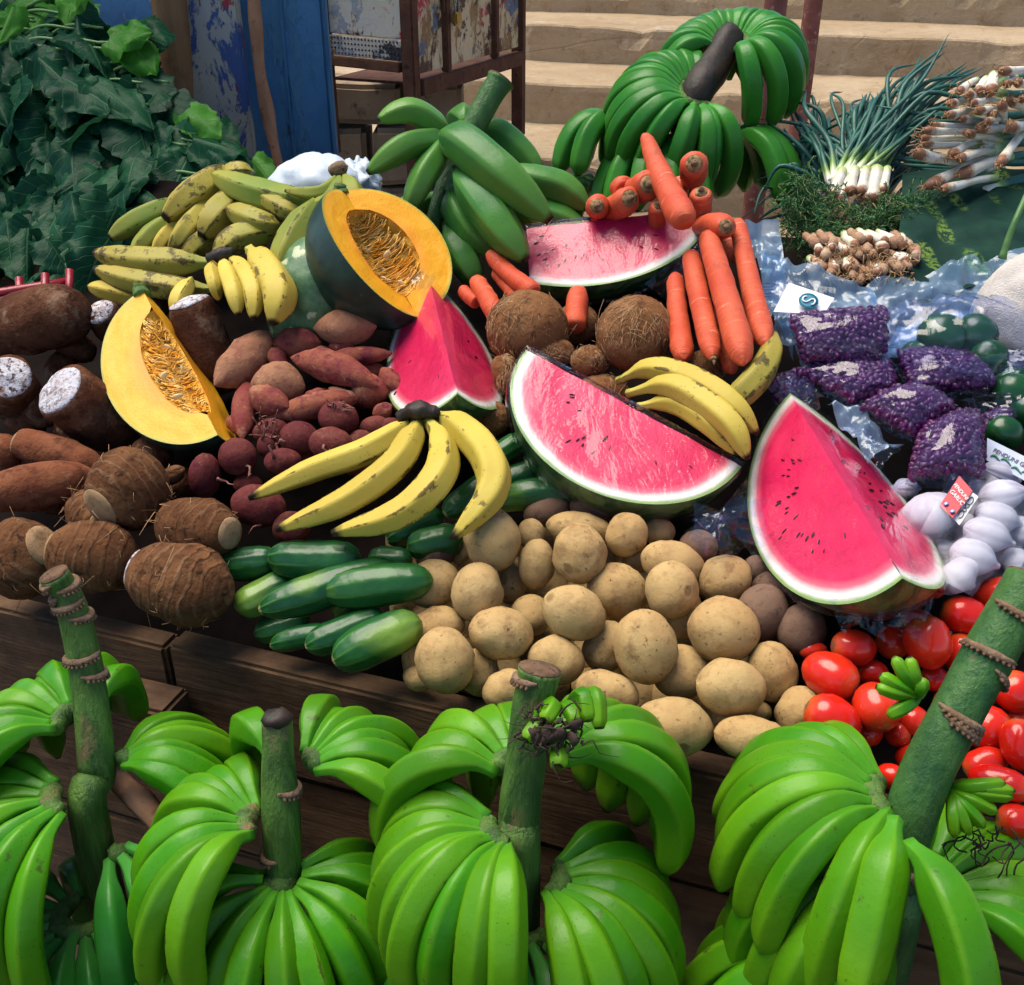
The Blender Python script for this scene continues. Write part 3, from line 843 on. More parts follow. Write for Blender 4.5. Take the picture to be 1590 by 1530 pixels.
# ------------------------------------------------------------------ stall of old planks
LB = (BR - BL).length
stall = empty('wooden_stall', st(LB / 2, 0, 0))
tag(stall, 'old wooden market stall of dark rough planks', 'stall')
uj = (atz(268, 990, ZB) - BL).dot(UD)
def plk(name, u0, u1, v, z0, z1, th, wob=.0015):
    return board(name, st((u0 + u1) / 2, v, (z0 + z1) / 2), UD, VD, Z3, u1 - u0, th, z1 - z0, M['plank'], stall, .004, wob, 14)
plk('front_plank', -.45, uj - .002, .008, ZB - .135, ZB - .004, .030)
plk('front_plank', uj + .002, LB + .5, .010, ZB - .14, ZB, .032)
plk('front_plank', -.45, LB + .5, .014, ZB - .29, ZB - .145, .028)
plk('front_plank', -.45, LB + .5, .014, ZB - .45, ZB - .295, .028)
a_, b_ = atz(180, 1010, ZB - .06), atz(338, 1040, ZB - .06)
ua, ub = (a_ - BL).dot(UD), (b_ - BL).dot(UD)
plk('cleat', ua - .02, ub, -.032, ZB - .20, ZB - .045, .046)
for uu in (-.35, .35, .95):
    board('leg', st(uu, .06, ZB / 2 - .12), UD, VD, Z3, .07, .05, ZB - .24, M['plank'], stall, .004)
    board('leg', st(uu, .78, .5), UD, VD, Z3, .07, .05, 1.0, M['plank'], stall, .004)
nd, dl = 7, .80
sv = (VD + Z3 * KS).normalized()
for i in range(nd):
    vv = .05 + dl * (i + .5) / nd
    board('deck_plank', st(LB / 2, vv, ZB - .085 + KS * vv), UD, sv, UD.cross(sv), LB + .95, dl / nd * 1.05, .022, M['plank'], stall, .003, .001, 6)
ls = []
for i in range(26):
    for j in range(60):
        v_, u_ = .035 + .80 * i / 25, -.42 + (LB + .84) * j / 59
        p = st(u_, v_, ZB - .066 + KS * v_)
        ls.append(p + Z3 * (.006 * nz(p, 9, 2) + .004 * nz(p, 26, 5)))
mesh_obj('shade_sheet', ls, grid_faces(26, 60), M['shade_sheet'], stall)  # added dark sheet over the deck, paints the gaps as shade
o = tube('split_stick', [at(150, 1190, .98), at(190, 1218, .95), at(235, 1262, .93), at(300, 1330, .92)], [(0, .008), (.2, .010), (1, .012)], M['stick'], stall, ns=8, n=16, amp=.3, seed=3)
# ------------------------------------------------------------------ bananas
BAN = [(0, .36), (.05, .34), (.11, .44), (.18, .74), (.27, .94), (.42, 1), (.62, 1), (.78, .97), (.88, .88), (.94, .68), (.968, .42), (.98, .28), (1, .24)]
PLN = [(0, .34), (.05, .32), (.12, .42), (.20, .72), (.32, .95), (.5, 1), (.68, .97), (.82, .82), (.91, .60), (.965, .36), (1, .22)]
def finger(P, r, mat, parent=None, name='banana', prof=BAN, n=26, fam=.66):
    ph = random.uniform(-.25, .25)
    return tube(name, P, scale_prof(prof, r), M[mat], parent, ns=30, n=n, facets=5, fam=min(1.0, fam * 1.15), amp=.03, seed=random.random() * 50, phase=ph)
def fpath(c, down, rho, r0, L, e0, e1, n=9, k=1.9):
    p = Vector(c) + rho * r0
    out = [p.copy()]
    for i in range(1, n):
        s = (i - .5) / (n - 1)
        a = e0 + (e1 - e0) * (1 - (1 - s) ** k)
        p = p + (rho * math.cos(a) - down * math.sin(a)) * (L / (n - 1))
        out.append(p.copy())
    return out
def hand(parent, c, down, az, r0, L, e0, e1, r, mat='banana_green', ref=None, jit=.05, crown=True):
    """fingers spread round a stalk; az in degrees round the axis, tips bend towards 'down'"""
    down = Vector(down).normalized()
    x = Vector(ref) if ref is not None else RT
    x = (x - down * x.dot(down)).normalized()
    y = x.cross(down)
    if y.dot(Vector((0, 1, 0))) < 0 and ref is None: y = -y
    ring = []
    az = [a if isinstance(a, tuple) else (a, 1, 0) for a in az]
    if len(az) > 3:                                   # one more finger for every four
        n1 = int(round(len(az) * 1.25))
        ks = np.linspace(0, len(az) - 1, n1)
        un = np.degrees(np.unwrap(np.radians([a[0] for a in az])))
        az = [tuple(float(np.interp(q, range(len(un)), col)) for col in (un, [a[1] for a in az], [a[2] for a in az])) for q in ks]
        r = r * .90
    for a, kL, ke in az:
        aa = rad(a + random.uniform(-3, 3))
        rho = x * math.cos(aa) + y * math.sin(aa)
        ring.append(Vector(c) + rho * (r0 * .9))
        l = L * kL * random.uniform(1 - jit, 1 + jit)
        P = fpath(Vector(c) + down * random.uniform(-.003, .003), down, rho, r0, l, rad(e0 + ke + random.uniform(-7, 7)), rad(e1 - 18 + random.uniform(-9, 9)))
        finger(P, r * random.uniform(.95, 1.05), mat, parent)
    if crown and len(ring) > 1:
        tube('crown', ring, lambda t: .0065 + .003 * math.sin(math.pi * t), M['stalk'], parent, ns=10, n=3 * len(ring), amp=.2, seed=random.random() * 9)
def stalk(parent, P, rs, scars=(), mat='stalk', cut=True, n=40):
    tube('stalk', P, rs, M[mat], parent, ns=18, n=n, amp=.07, seed=random.random() * 40)
    C = catmull(P, 60)
    for t, side in scars:
        i = int(t * 58)
        p, tg = C[i], (C[i + 1] - C[i]).normalized()
        r = interp(rs, t) if not callable(rs) else rs(t)
        R_ = frame(tg, side)
        ring = []
        for j in range(9):
            a = -1.5 + 3.0 * j / 8
            ring.append(p + Vector(R_ @ np.array((math.cos(a), math.sin(a), 0))) * (r * 1.04) + tg * .004 * math.cos(a))
        tube('bract_scar', ring, [(0, .001), (.15, .0026), (.5, .0034), (.85, .0026), (1, .001)], M['scar'], parent, ns=8, n=24, amp=.25, seed=random.random() * 40)
        ac = Acc()
        for q in catmull(ring[1:-1], 11):
            o_ = (q - p).normalized()
            ac.add(*ell_data(q + o_ * .0012 + tg * .0022, o_ + tg * .6, .0030, .0017, 6, 5))
        ac.build('flower_scars', M['stem_cut'], parent)
    if cut:
        d = (C[0] - C[1]).normalized()
        V, f, T = ell_data(C[0] + d * .0005, d, .003, (interp(rs, 0) if not callable(rs) else rs(0)) * 1.03, 16, 6)
        mesh_obj('cut_end', V, f, M['stem_cut'], parent)
GB = 'banana bunches standing in front of the stall'
DN = Vector((0, 0, -1))
# --- bunch with bare knotted stalk, far left
D1 = .90
b1 = empty('banana_bunch', (at(150, 1300, D1).x, at(150, 1300, D1).y, 0.0))
tag(b1, 'green banana bunch at far left with a bare knotted stalk top', 'bananas', GB)
P1 = [at(84, 893, .87), at(104, 925, .88), at(122, 985, .89), at(140, 1080, .90), at(150, 1200, .91), at(152, 1340, .93), Vector((at(152, 1340, .93).x, at(152, 1340, .93).y, .10))]
stalk(b1, P1, [(0, .0125), (.12, .0115), (.25, .013), (.5, .0145), (.8, .016), (1, .018)], [(.03, -RT - UP * .3), (.09, RT), (.14, -RT), (.19, -FW), (.27, RT), (.40, -FW), (.46, RT)])
k = wloc(b1)
hand(b1, at(118, 1122, .90), DN, [95, 112, 130, 150, 172, 195, 218], .018, .155, 38, -72, .0158)
hand(b1, at(152, 1105, .915), DN, [88], .010, .12, 20, -75, .0155, crown=False)
hand(b1, at(176, 1182, .91), DN, [52, 36, 20, 4, (-14, 1, -8)], .010, .125, 28, -46, .0150)
hand(b1, at(112, 1235, .88), DN, [150, 170, 192, 215, 238, (262, 1.02, -6)], .020, .185, 22, -80, .0158)
hand(b1, at(170, 1305, .92), DN, [285, 312, 335], .022, .19, 18, -84, .0150, 'banana_deep')
hand(b1, at(130, 1420, .92), DN, [120, 150, 180, 205, 230, 255, 280, 305, 330], .022, .19, 20, -84, .0158, 'banana_deep')
# --- second bunch, blackened stalk end
D2 = .84
b2 = empty('banana_bunch', (at(440, 1380, D2).x, at(440, 1380, D2).y, 0.0))
tag(b2, 'green banana bunch, second from left, with a blackened stalk end', 'bananas', GB)
P2 = [at(430, 1120, .835), at(432, 1180, .84), at(436, 1260, .85), at(440, 1360, .87), at(442, 1480, .89), Vector((at(442, 1480, .89).x, at(442, 1480, .89).y, .08))]
stalk(b2, P2, [(0, .0115), (.15, .0125), (.4, .015), (.7, .0150), (1, .018)], [(.32, RT), (.55, -RT)], cut=False)
V, f, T = ell_data(at(430, 1116, .833), (P2[0] - P2[1]), .008, .0125, 14, 8)
mesh_obj('black_end', [Vector(v) + Vector((nz(v, 180, 1), nz(v, 180, 2), nz(v, 180, 3))) * .003 for v in V], f, M['dark_stalk'], b2)
hand(b2, at(408, 1277, .845), DN, [118, 138, 157, 176, 196, 217, (241, 1.02, 6)], .016, .165, 36, -74, .0156)
hand(b2, at(432, 1196, .86), DN, [(122, 1.0, 0)], .012, .14, 40, -75, .0158, crown=False)
hand(b2, at(466, 1190, .85), DN, [84, 66, 49, 33, 16, (-16, 1.08, -10)], .014, .150, 38, -70, .0150)
hand(b2, at(440, 1365, .86), DN, [165, 192, 225, 252, 275, 300, 325, 350, 15, 40], .016, .195, 14, -86, .0158, crown=False)
hand(b2, at(440, 1500, .89), DN, [170, 195, 220, 245, 270, 295, 320, 345], .028, .185, 12, -86, .0158, 'banana_deep')
# --- third bunch, cut stalk and little withered fingers
b3 = empty('banana_bunch', (at(808, 1290, .82).x, at(808, 1290, .82).y, 0.0))
tag(b3, 'green banana bunch in the middle with withered baby fingers on its stalk', 'bananas', GB)
P3 = [at(838, 1040, .79), at(828, 1090, .795), at(815, 1190, .81), at(806, 1280, .825), at(806, 1400, .85), Vector((at(806, 1400, .85).x, at(806, 1400, .85).y, .08))]
stalk(b3, P3, [(0, .0165), (.15, .0150), (.4, .0155), (.7, .017), (1, .018)], [(.06, -RT), (.2, RT)])
hand(b3, at(806, 1196, .82), DN, [(176, 1.0, 4), (150, .95, 0), 120, 92], .018, .165, 34, -80, .0170)
hand(b3, at(846, 1180, .815), DN, [(60, 1.0, 0), (38, 1.05, 4), (14, 1.12, 8), (-8, 1.05, -6)], .016, .17, 42, -88, .0182)
hand(b3, at(790, 1286, .81), DN, [152, 172, 190, 209, 228, 248, (272, 1.06, 10)], .018, .175, 36, -82, .0170)
hand(b3, at(838, 1362, .835), DN, [(38, .9, 0), 10, -12, -32, -52, (-74, 1.02, 2)], .020, .175, 30, -80, .0170)
hand(b3, at(806, 1430, .85), DN, [160, 185, 210, 235, 258, 282, 306, 330], .026, .19, 10, -86, .0165, 'banana_deep')
wf = empty('withered_flowers', (0, 0, 0))
wf.parent = b3; wf.location = at(868, 1130, .78) - wloc(b3)
for (x0, y0, x1, y1, x2, y2, r) in ((838, 1095, 836, 1120, 815, 1150, .0085), (846, 1090, 858, 1098, 845, 1120, .009), (872, 1098, 885, 1102, 895, 1124, .0085), (888, 1092, 905, 1080, 915, 1120, .009), (902, 1092, 925, 1080, 930, 1132, .009), (868, 1150, 868, 1170, 866, 1192, .010)):
    finger([at(x0, y0, .79), at(x1, y1, .775), at(x2, y2, .765)], r, 'banana_green', b3, 'baby_banana', [(0, .5), (.2, .66), (.6, .74), (.93, .66), (1, .4)], 10)
ac = Acc()
for i in range(46):
    p = at(random.uniform(808, 905), random.uniform(1100, 1165), .768)
    q = [p]
    for s in range(4): q.append(q[-1] + Vector((random.gauss(0, .006), random.gauss(0, .004), random.gauss(-.002, .006))))
    ac.tube(q, lambda t: .0009 * (1.2 - t), ns=4, n=9)
for i in range(9):
    p = at(random.uniform(812, 905), random.uniform(1118, 1160), .766)
    V, f, T = ell_data(p, (random.gauss(0, 1), random.gauss(0, 1), 1), .006, .0045, 7, 5)
    ac.add([Vector(v) + Vector((nz(v, 300, 1), nz(v, 300, 2), nz(v, 300, 3))) * .003 for v in V], f)
ac.build('flower_remains', M['dry_flower'], b3)
bpy.data.objects.remove(wf)
# --- fourth bunch, thick leaning stalk
b4 = empty('banana_bunch', (at(1390, 1500, .80).x, at(1390, 1500, .80).y, 0.0))
tag(b4, 'green banana bunch at right with a thick scarred stalk leaning over the tomatoes', 'bananas', GB)
P4 = [at(1600, 900, .80), at(1545, 1000, .795), at(1482, 1115, .79), at(1425, 1235, .79), at(1385, 1380, .81), at(1370, 1520, .84), Vector((at(1370, 1520, .84).x, at(1370, 1520, .84).y, .05))]
stalk(b4, P4, [(0, .0180), (.2, .0190), (.5, .0190), (.8, .019), (1, .019)], [(.10, -FW - UP * .4), (.20, RT * -1 - FW - UP * .5), (.235, RT), (.335, -FW - UP * .6), (.345, RT - FW), (.625, -FW)], 'stalk_blue')
hand(b4, at(1396, 1238, .80), DN, [(112, .85, 0), (132, 1, 4), 150, 166, 182, (205, 1.0, -4), (229, 1.0, -14)], .022, .175, 36, -66, .0170)
finger(fpath(at(1392, 1262, .77), DN, Vector((-.42, -.9, 0)).normalized(), .008, .135, rad(-4), rad(-62)), .0175, 'banana_green', b4)
finger(fpath(at(1400, 1300, .755), DN, Vector((.28, -.96, 0)).normalized(), .008, .16, rad(22), rad(-78)), .0185, 'banana_green', b4)
hand(b4, at(1370, 1340, .80), DN, [165, 188, 210, 232, (255, 1.1, -20)], .022, .17, 4, -80, .0170)
hand(b4, at(1432, 1372, .82), DN, [66, 44, 22, 2, -18, (-40, 1.05, 0)], .026, .165, 34, -62, .0170)
hand(b4, at(1345, 1490, .83), DN, [120, 145, 168, 190, 215, 240, 262], .03, .16, 36, -60, .0168)
for cx, cy, d, lst in ((1478, 1222, .795, [(1560, 1215), (1572, 1238), (1548, 1262), (1528, 1285), (1505, 1296), (1482, 1300), (1575, 1228)]), (1428, 1082, .765, [(1388, 1020), (1412, 1020), (1366, 1048), (1360, 1066), (1378, 1112), (1432, 1052)])):
    for (x, y) in lst:
        finger([at(cx + random.uniform(-5, 5), cy + random.uniform(-5, 5), d), at((cx + x) / 2, (cy + y) / 2 + 2, d - .014), at(x, y, d - .014)], .0055, 'banana_green', b4, 'baby_banana', [(0, .5), (.2, .9), (.6, 1), (.93, .8), (.97, .4), (1, .3)], 10)
ac = Acc()
for i in range(18):
    p = at(random.uniform(1480, 1580), random.uniform(1280, 1310), .79)
    q = [p]
    for s in range(4): q.append(q[-1] + Vector((random.gauss(0, .006), random.gauss(0, .004), random.gauss(-.005, .004))))
    ac.tube(q, lambda t: .0007, ns=4, n=8)
ac.build('flower_remains', M['dry_flower'], b4)
# --- bunch on its side at the back, behind the carrots
ZT = lambda x, y: (850 + x / 4.026, y / 4.026)
b5 = empty('banana_bunch', at(1080, 300, 1.60))
tag(b5, 'deep green banana bunch standing up at the back behind the carrots', 'bananas')
dA, dB = 1.60, 1.55
cA, cB = at(*ZT(1130, 250), dA), at(*ZT(930, 590), dB)
tube('stalk', [at(*ZT(1150, 235), dA + .012), cA + FW * .006, at(*ZT(1040, 420), 1.585), cB, at(*ZT(860, 820), 1.60), at(*ZT(840, 1300), 1.68)], [(0, .022), (.4, .025), (1, .02)], M['dark_stalk'], b5, ns=16, n=26, amp=.15, seed=5)
def hand2(parent, c, down, x, angs, r0, L, e0, e1, r, mat):
    down = Vector(down).normalized()
    x = (x - down * x.dot(down)).normalized()
    y = down.cross(x)
    if y.dot(UP) < 0: y = -y
    ring = []
    for a in angs:
        rho = x * math.cos(rad(a)) + y * math.sin(rad(a))
        ring.append(Vector(c) + rho * r0 * .95)
        finger(fpath(c, down, rho, r0, L * random.uniform(.96, 1.04), rad(e0), rad(e1)), r * random.uniform(.95, 1.05), mat, parent)
    tube('crown', ring, lambda t: .007, M['stalk'], parent, ns=8, n=3 * len(ring), amp=.15)
bk = (FW * .85 - UP * .5 - RT * .05)
hand2(b5, at(*ZT(1150, 270), dA - .005), FW * .7 - UP * .7 + RT * .15, RT, [-80, -58, -36, -16, 0, 14, 28, 42, 56, 70, 84, 98, 112, 128, 146, 166, 188], .026, .170, 52, -110, .0162, 'banana_deep')
hand2(b5, cB, bk - RT * .1, RT, [-78, -56, 230, 213, 198, 184, 170, 156, 142, 128, 114, 100, 86, 256, 278], .026, .175, 36, -100, .0165, 'banana_deep')
hand2(b5, at(*ZT(1080, 850), 1.62), FW * .35 - UP * .9, RT, [58, 40, 22, 4, -14, -32, -50], .03, .15, 26, -80, .0168, 'banana_deep')
hand2(b5, at(*ZT(480, 760), 1.64), FW * .35 - UP * .9, RT, [100, 124, 148, 172, 196, 225], .02, .13, 30, -78, .0168, 'banana_deep')
hand2(b5, at(*ZT(330, 1160), 1.68), FW * .35 - UP * .9, RT, [80, 110, 140, 170, 200], .02, .12, 20, -70, .0168, 'banana_deep')
hand2(b5, at(*ZT(760, 900), 1.62), FW * .2 - UP * .95, RT, [190, 215, 240, 265, 290], .025, .15, 10, -80, .0168, 'banana_deep')
# --- green plantain bunch with upright stalk
def zp(x, y, s, ox, oy, h): return pile(ox + x / s, oy + y / s, h)
g = empty('plantain_bunch', pile(715, 400, 0))
tag(g, 'green plantain bunch with a thick bare stalk pointing up, beside the cut pumpkin', 'plantains')
q2 = lambda x, y, d: at(480 + x / 3, y / 3, d)
tube('stalk', [q2(890, 375, 1.50), q2(850, 440, 1.50), q2(760, 600, 1.50), q2(690, 720, 1.50), q2(640, 850, 1.49), q2(590, 1000, 1.47), q2(580, 1150, 1.48)], [(0, .021), (.04, .0185), (.35, .0175), (.55, .015), (.8, .0115), (1, .01)], M['stalk_blue'], g, ns=18, n=36, amp=.05, seed=8)
dd = (q2(890, 375, 1.5) - q2(850, 440, 1.5)).normalized()
V, f, T = ell_data(q2(890, 375, 1.5) + dd * .001, dd, .004, .021, 18, 6)
mesh_obj('cut_end', V, f, M['stem_cut'], g)
for pts, r in (([(640, 640, 1.485), (590, 585, 1.46), (470, 520, 1.44), (318, 560, 1.43)], 62), ([(640, 650, 1.48), (570, 660, 1.45), (430, 690, 1.42), (272, 805, 1.41)], 66), ([(640, 640, 1.47), (600, 720, 1.44), (530, 830, 1.42), (455, 990, 1.42)], 66),
               ([(640, 690, 1.46), (700, 660, 1.40), (900, 820, 1.36), (1125, 1030, 1.36)], 98), ([(690, 790, 1.45), (760, 870, 1.40), (880, 1040, 1.37), (1010, 1215, 1.36)], 96), ([(780, 590, 1.52), (880, 620, 1.54), (990, 720, 1.54), (1080, 830, 1.54)], 68),
               ([(720, 570, 1.54), (720, 545, 1.57), (700, 560, 1.60), (690, 640, 1.62)], 62), ([(860, 770, 1.50), (1040, 840, 1.50), (1180, 880, 1.50), (1300, 975, 1.50)], 76), ([(800, 800, 1.47), (920, 900, 1.44), (1000, 970, 1.43), (1080, 1060, 1.43)], 66),
               ([(660, 870, 1.47), (690, 960, 1.45), (760, 1080, 1.44), (850, 1180, 1.44)], 82), ([(640, 1000, 1.47), (680, 1130, 1.45), (740, 1240, 1.44), (790, 1340, 1.44)], 74), ([(860, 930, 1.50), (1040, 990, 1.50), (1180, 1030, 1.50), (1290, 1100, 1.50)], 72), ([(620, 900, 1.50), (500, 960, 1.50), (420, 1000, 1.5), (330, 1010, 1.5)], 66)):
    finger([q2(*p) for p in pts], r / 3 * pts[1][2] / F, 'plantain_green', g, 'plantain', PLN, 24)
# ------------------------------------------------------------------ ripe plantains
q6 = lambda x, y, h: pile(320 + x / 2.943, 460 + y / 2.943, h)
h1 = empty('plantain_hand', q6(980, 560, 0))
tag(h1, 'hand of four yellow plantains lying in the middle above the cucumbers', 'plantains')
for pts, r in (([(955, 555, .085), (880, 620, .09), (720, 715, .09), (480, 800, .08), (195, 925, .07)], 62), ([(970, 565, .09), (940, 650, .10), (850, 790, .105), (620, 950, .095), (320, 1070, .085)], 72), ([(1010, 560, .09), (1075, 670, .105), (1060, 830, .115), (880, 1000, .105), (575, 1085, .09)], 78), ([(1045, 550, .09), (1150, 590, .10), (1290, 740, .11), (1300, 900, .105), (1125, 1110, .095)], 82)):
    P = [q6(*p) for p in pts]
    finger(P, r / 2.943 * dep(P[2]) / F, 'plantain_yellow', h1, 'plantain', [(0, .42), (.06, .40), (.14, .52), (.24, .84), (.4, 1), (.6, 1), (.78, .88), (.9, .62), (.965, .34), (1, .2)], 28, .8)
P = [q6(x, y, h) for x, y, h in ((880, 560, .098), (940, 530, .104), (1000, 528, .106), (1065, 540, .10))]
tube('crown', P, [(0, .007), (.5, .0105), (1, .006)], M['dark_stalk'], h1, ns=12, n=18, amp=.6, seed=3)
qA = lambda x, y, h: pile(600 + x / 2.565, 300 + y / 2.565, h)
h2 = empty('plantain_hand', qA(1300, 900, 0))
tag(h2, 'three yellow plantains wedged behind the big watermelon slice', 'plantains')
for pts, r in (([(920, 750, .045), (1050, 700, .07), (1220, 740, .08), (1380, 840, .08), (1480, 960, .06)], 54), ([(960, 800, .06), (1120, 765, .085), (1260, 830, .09), (1380, 930, .09), (1440, 1060, .07)], 58), ([(1000, 850, .06), (1150, 840, .07), (1290, 920, .075), (1400, 1040, .06)], 50)):
    P = [qA(*p) for p in pts]
    finger(P, r / 2.565 * dep(P[2]) / F, 'plantain_yellow', h2, 'plantain', PLN, 26, .8)
P = [qA(1330, 850, .06), qA(1400, 810, .075), qA(1480, 730, .085), qA(1530, 640, .085), qA(1530, 560, .08)]
o = finger(P, 58 / 2.565 * dep(P[2]) / F, 'plantain_mixed', None, 'plantain', [(0, .3), (.1, .7), (.3, 1), (.6, 1), (.8, .8), (.92, .6), (1, .5)], 24, .8)
tag(o, 'single plantain with a dark stalk end pointing up beside the carrots', 'plantain')
q1 = lambda x, y, h: pile(x / 3, y / 3, h)
loose = [
 ([(985, 1225, .05), (800, 1225, .055), (620, 1215, .055), (445, 1180, .05)], 62, 'plantain_mixed', 'long speckled plantain lying level above the pumpkin wedge'),
 ([(1000, 1350, .03), (820, 1345, .04), (620, 1310, .045), (445, 1255, .045)], 52, 'plantain_mixed', 'slim speckled plantain just below the long level one'),
 ([(760, 1390, .015), (640, 1385, .02), (520, 1360, .025), (415, 1335, .025)], 44, 'plantain_yellow', 'short yellow plantain peeking out lowest at left of the plantain pile'),
 ([(1130, 830, .05), (1010, 840, .065), (890, 910, .07), (765, 1020, .06)], 66, 'plantain_mixed', 'spotted yellow plantain arching at the top left of the plantain pile'),
 ([(1540, 950, .05), (1350, 940, .075), (1160, 890, .085), (990, 815, .08)], 62, 'plantain_unripe', 'greenish plantain with a black tip lying on top of the plantain pile'),
 ([(1440, 1010, .06), (1340, 985, .08), (1250, 930, .085), (1170, 865, .08)], 40, 'plantain_mixed', 'narrow brownish plantain tucked under the greenish top one'),
 ([(1200, 940, .045), (1090, 950, .055), (1000, 1020, .06), (938, 1105, .05)], 66, 'plantain_mixed', 'dull brown plantain pointing down left in the middle of the pile'),
 ([(1330, 1050, .055), (1230, 1045, .07), (1140, 1010, .075), (1062, 975, .07)], 52, 'plantain_mixed', 'plantain with a frayed black tip in the middle of the pile'),
 ([(830, 940, .03), (740, 985, .04), (620, 1040, .04), (510, 1110, .03)], 52, 'plantain_unripe', 'green plantain nearest the leafy greens, pointing down left'),
 ([(850, 1000, .02), (760, 1055, .03), (690, 1110, .03), (610, 1200, .02)], 46, 'plantain_unripe', 'pale green plantain below the one nearest the leafy greens'),
 ([(910, 990, .02), (840, 1050, .035), (770, 1110, .035), (715, 1200, .02)], 40, 'plantain_yellow', 'thin yellow green plantain in the gap left of the brown ones'),
 ([(1040, 910, .04), (940, 990, .05), (860, 1080, .05), (790, 1190, .03)], 46, 'plantain_mixed', 'brownish yellow plantain slanting down under the arching one'),
 ([(1300, 1080, .05), (1180, 1095, .06), (1080, 1130, .06), (1000, 1210, .05)], 60, 'plantain_mixed', 'dusky plantain lying just above the small yellow hand'),
 ([(1490, 950, .07), (1440, 1020, .10), (1360, 1140, .105), (1290, 1290, .09)], 72, 'plantain_unripe', 'plump olive plantain with a black end against the speckled pumpkin'),
 ([(1180, 805, .06), (1130, 800, .07), (1080, 805, .07), (1020, 830, .06)], 40, 'plantain_mixed', 'stubby plantain at the very top of the plantain pile'),
 ([(890, 1300, .05), (860, 1350, .06), (830, 1400, .06), (810, 1470, .05)], 38, 'plantain_yellow', 'small plantain with a black stub between the cut yam and pumpkin wedge'),
 ([(1010, 1090, .03), (950, 1120, .035), (900, 1160, .03), (850, 1230, .02)], 48, 'plantain_mixed', 'half hidden plantain behind the long level one'),
 ([(1400, 900, .02), (1480, 960, .03), (1540, 1060, .03), (1500, 1200, .02)], 60, 'plantain_unripe', 'half hidden plantain between the speckled pumpkin and the pile'),
]
for pts, r, mt, lb in loose:
    P = [q1(*p) for p in pts]
    o = finger(P, r * 1.14 / 3 * dep(P[1]) / F, mt, None, 'plantain', [(0, .30), (.08, .40), (.2, .8), (.35, 1), (.6, 1), (.8, .86), (.92, .58), (.97, .40), (1, .30)], 24, .8)
    tag(o, lb, 'plantain', 'plantains piled left of the cut pumpkin')
h3 = empty('plantain_hand', q1(1100, 1200, 0))
tag(h3, 'small yellow plantain hand hanging above the sweet potatoes', 'plantains')
for pts, r in (([(1005, 1210, .09), (985, 1260, .10), (1000, 1330, .10), (1020, 1400, .08)], 34), ([(1030, 1200, .09), (1060, 1270, .10), (1090, 1360, .105), (1110, 1470, .09)], 48), ([(1060, 1190, .09), (1130, 1260, .10), (1180, 1360, .105), (1180, 1490, .09)], 52), ([(1165, 1165, .09), (1230, 1240, .10), (1300, 1370, .105), (1270, 1510, .09)], 84)):
    P = [q1(*p) for p in pts]
    finger(P, r / 3 * dep(P[1]) / F, 'plantain_yellow', h3, 'plantain', PLN, 22, .75)
tube('crown', [q1(975, 1205, .095), q1(1030, 1190, .10), q1(1090, 1170, .10)], [(0, .008), (.5, .011), (1, .006)], M['dark_stalk'], h3, ns=8, n=12, amp=.2)
h4 = empty('plantain_hand', q1(1560, 830, .05))
tag(h4, 'pale green plantain hand with a cut crown in front of the white bag', 'plantains')
for pts, r in (([(1565, 815, .10), (1540, 870, .11), (1470, 900, .11), (1330, 890, .10)], 36), ([(1580, 815, .10), (1575, 880, .11), (1530, 940, .11), (1440, 960, .10)], 42), ([(1600, 815, .10), (1640, 880, .11), (1650, 960, .10), (1600, 1060, .08)], 52)):
    P = [q1(*p) for p in pts]
    finger(P, r / 3 * dep(P[1]) / F, 'plantain_unripe', h4, 'plantain', PLN, 22, .75)
tube('crown', [q1(1545, 800, .105), q1(1580, 785, .11), q1(1615, 795, .105)], [(0, .008), (.5, .011), (1, .008)], M['scar'], h4, ns=8, n=12, amp=.2)
# ------------------------------------------------------------------ potatoes
zd = lambda x, y: (560 + x / 2.271, 740 + y / 2.271)
POT = [(465,222,102,115,-10,2),(600,203,50,55,0,1),(770,185,118,62,8,1),(770,272,95,108,0,2.2),(937,205,75,80,30,1.5),(1050,195,60,48,0,0),(620,310,65,92,5,.8),(530,370,62,75,0,-.6),(255,378,98,85,-20,1),(412,410,92,108,0,1.6),(350,265,36,48,0,0),(905,405,110,100,30,.7),(1100,305,115,78,15,1.3),(965,295,44,44,0,0),(1095,400,95,102,0,2),(1285,360,95,85,-20,1),(752,480,118,95,25,2),(600,490,72,75,0,0),(265,535,105,75,-15,.6),(495,553,116,93,8,1.7),(297,648,103,120,-15,2),(420,690,72,88,0,0),(690,648,102,85,15,1),(865,600,82,95,20,.1),(1005,600,112,135,-10,2.2),(1280,540,127,115,5,2.1),(1130,500,64,72,0,0),(1135,690,110,95,0,.4),(1450,690,88,112,-15,1),(1305,745,124,103,10,2.2),(870,760,115,75,15,1.2),(510,750,85,66,-25,.9),(205,710,58,46,20,.4),(1105,880,142,103,10,1.9),(1380,925,134,80,8,1.9),(1545,830,82,92,20,1),(1400,830,50,40,0,.2)]
PDK = [(655,120,85,55,-20,.6),(820,112,85,52,10,.6),(265,275,74,58,-25,.4),(300,200,44,36,0,.2),(1415,480,90,105,20,1),(1555,540,85,95,15,.9),(1470,392,90,62,0,.3),(1190,250,70,64,0,.2),(1400,330,56,54,0,.1)]
items, dark = [], []
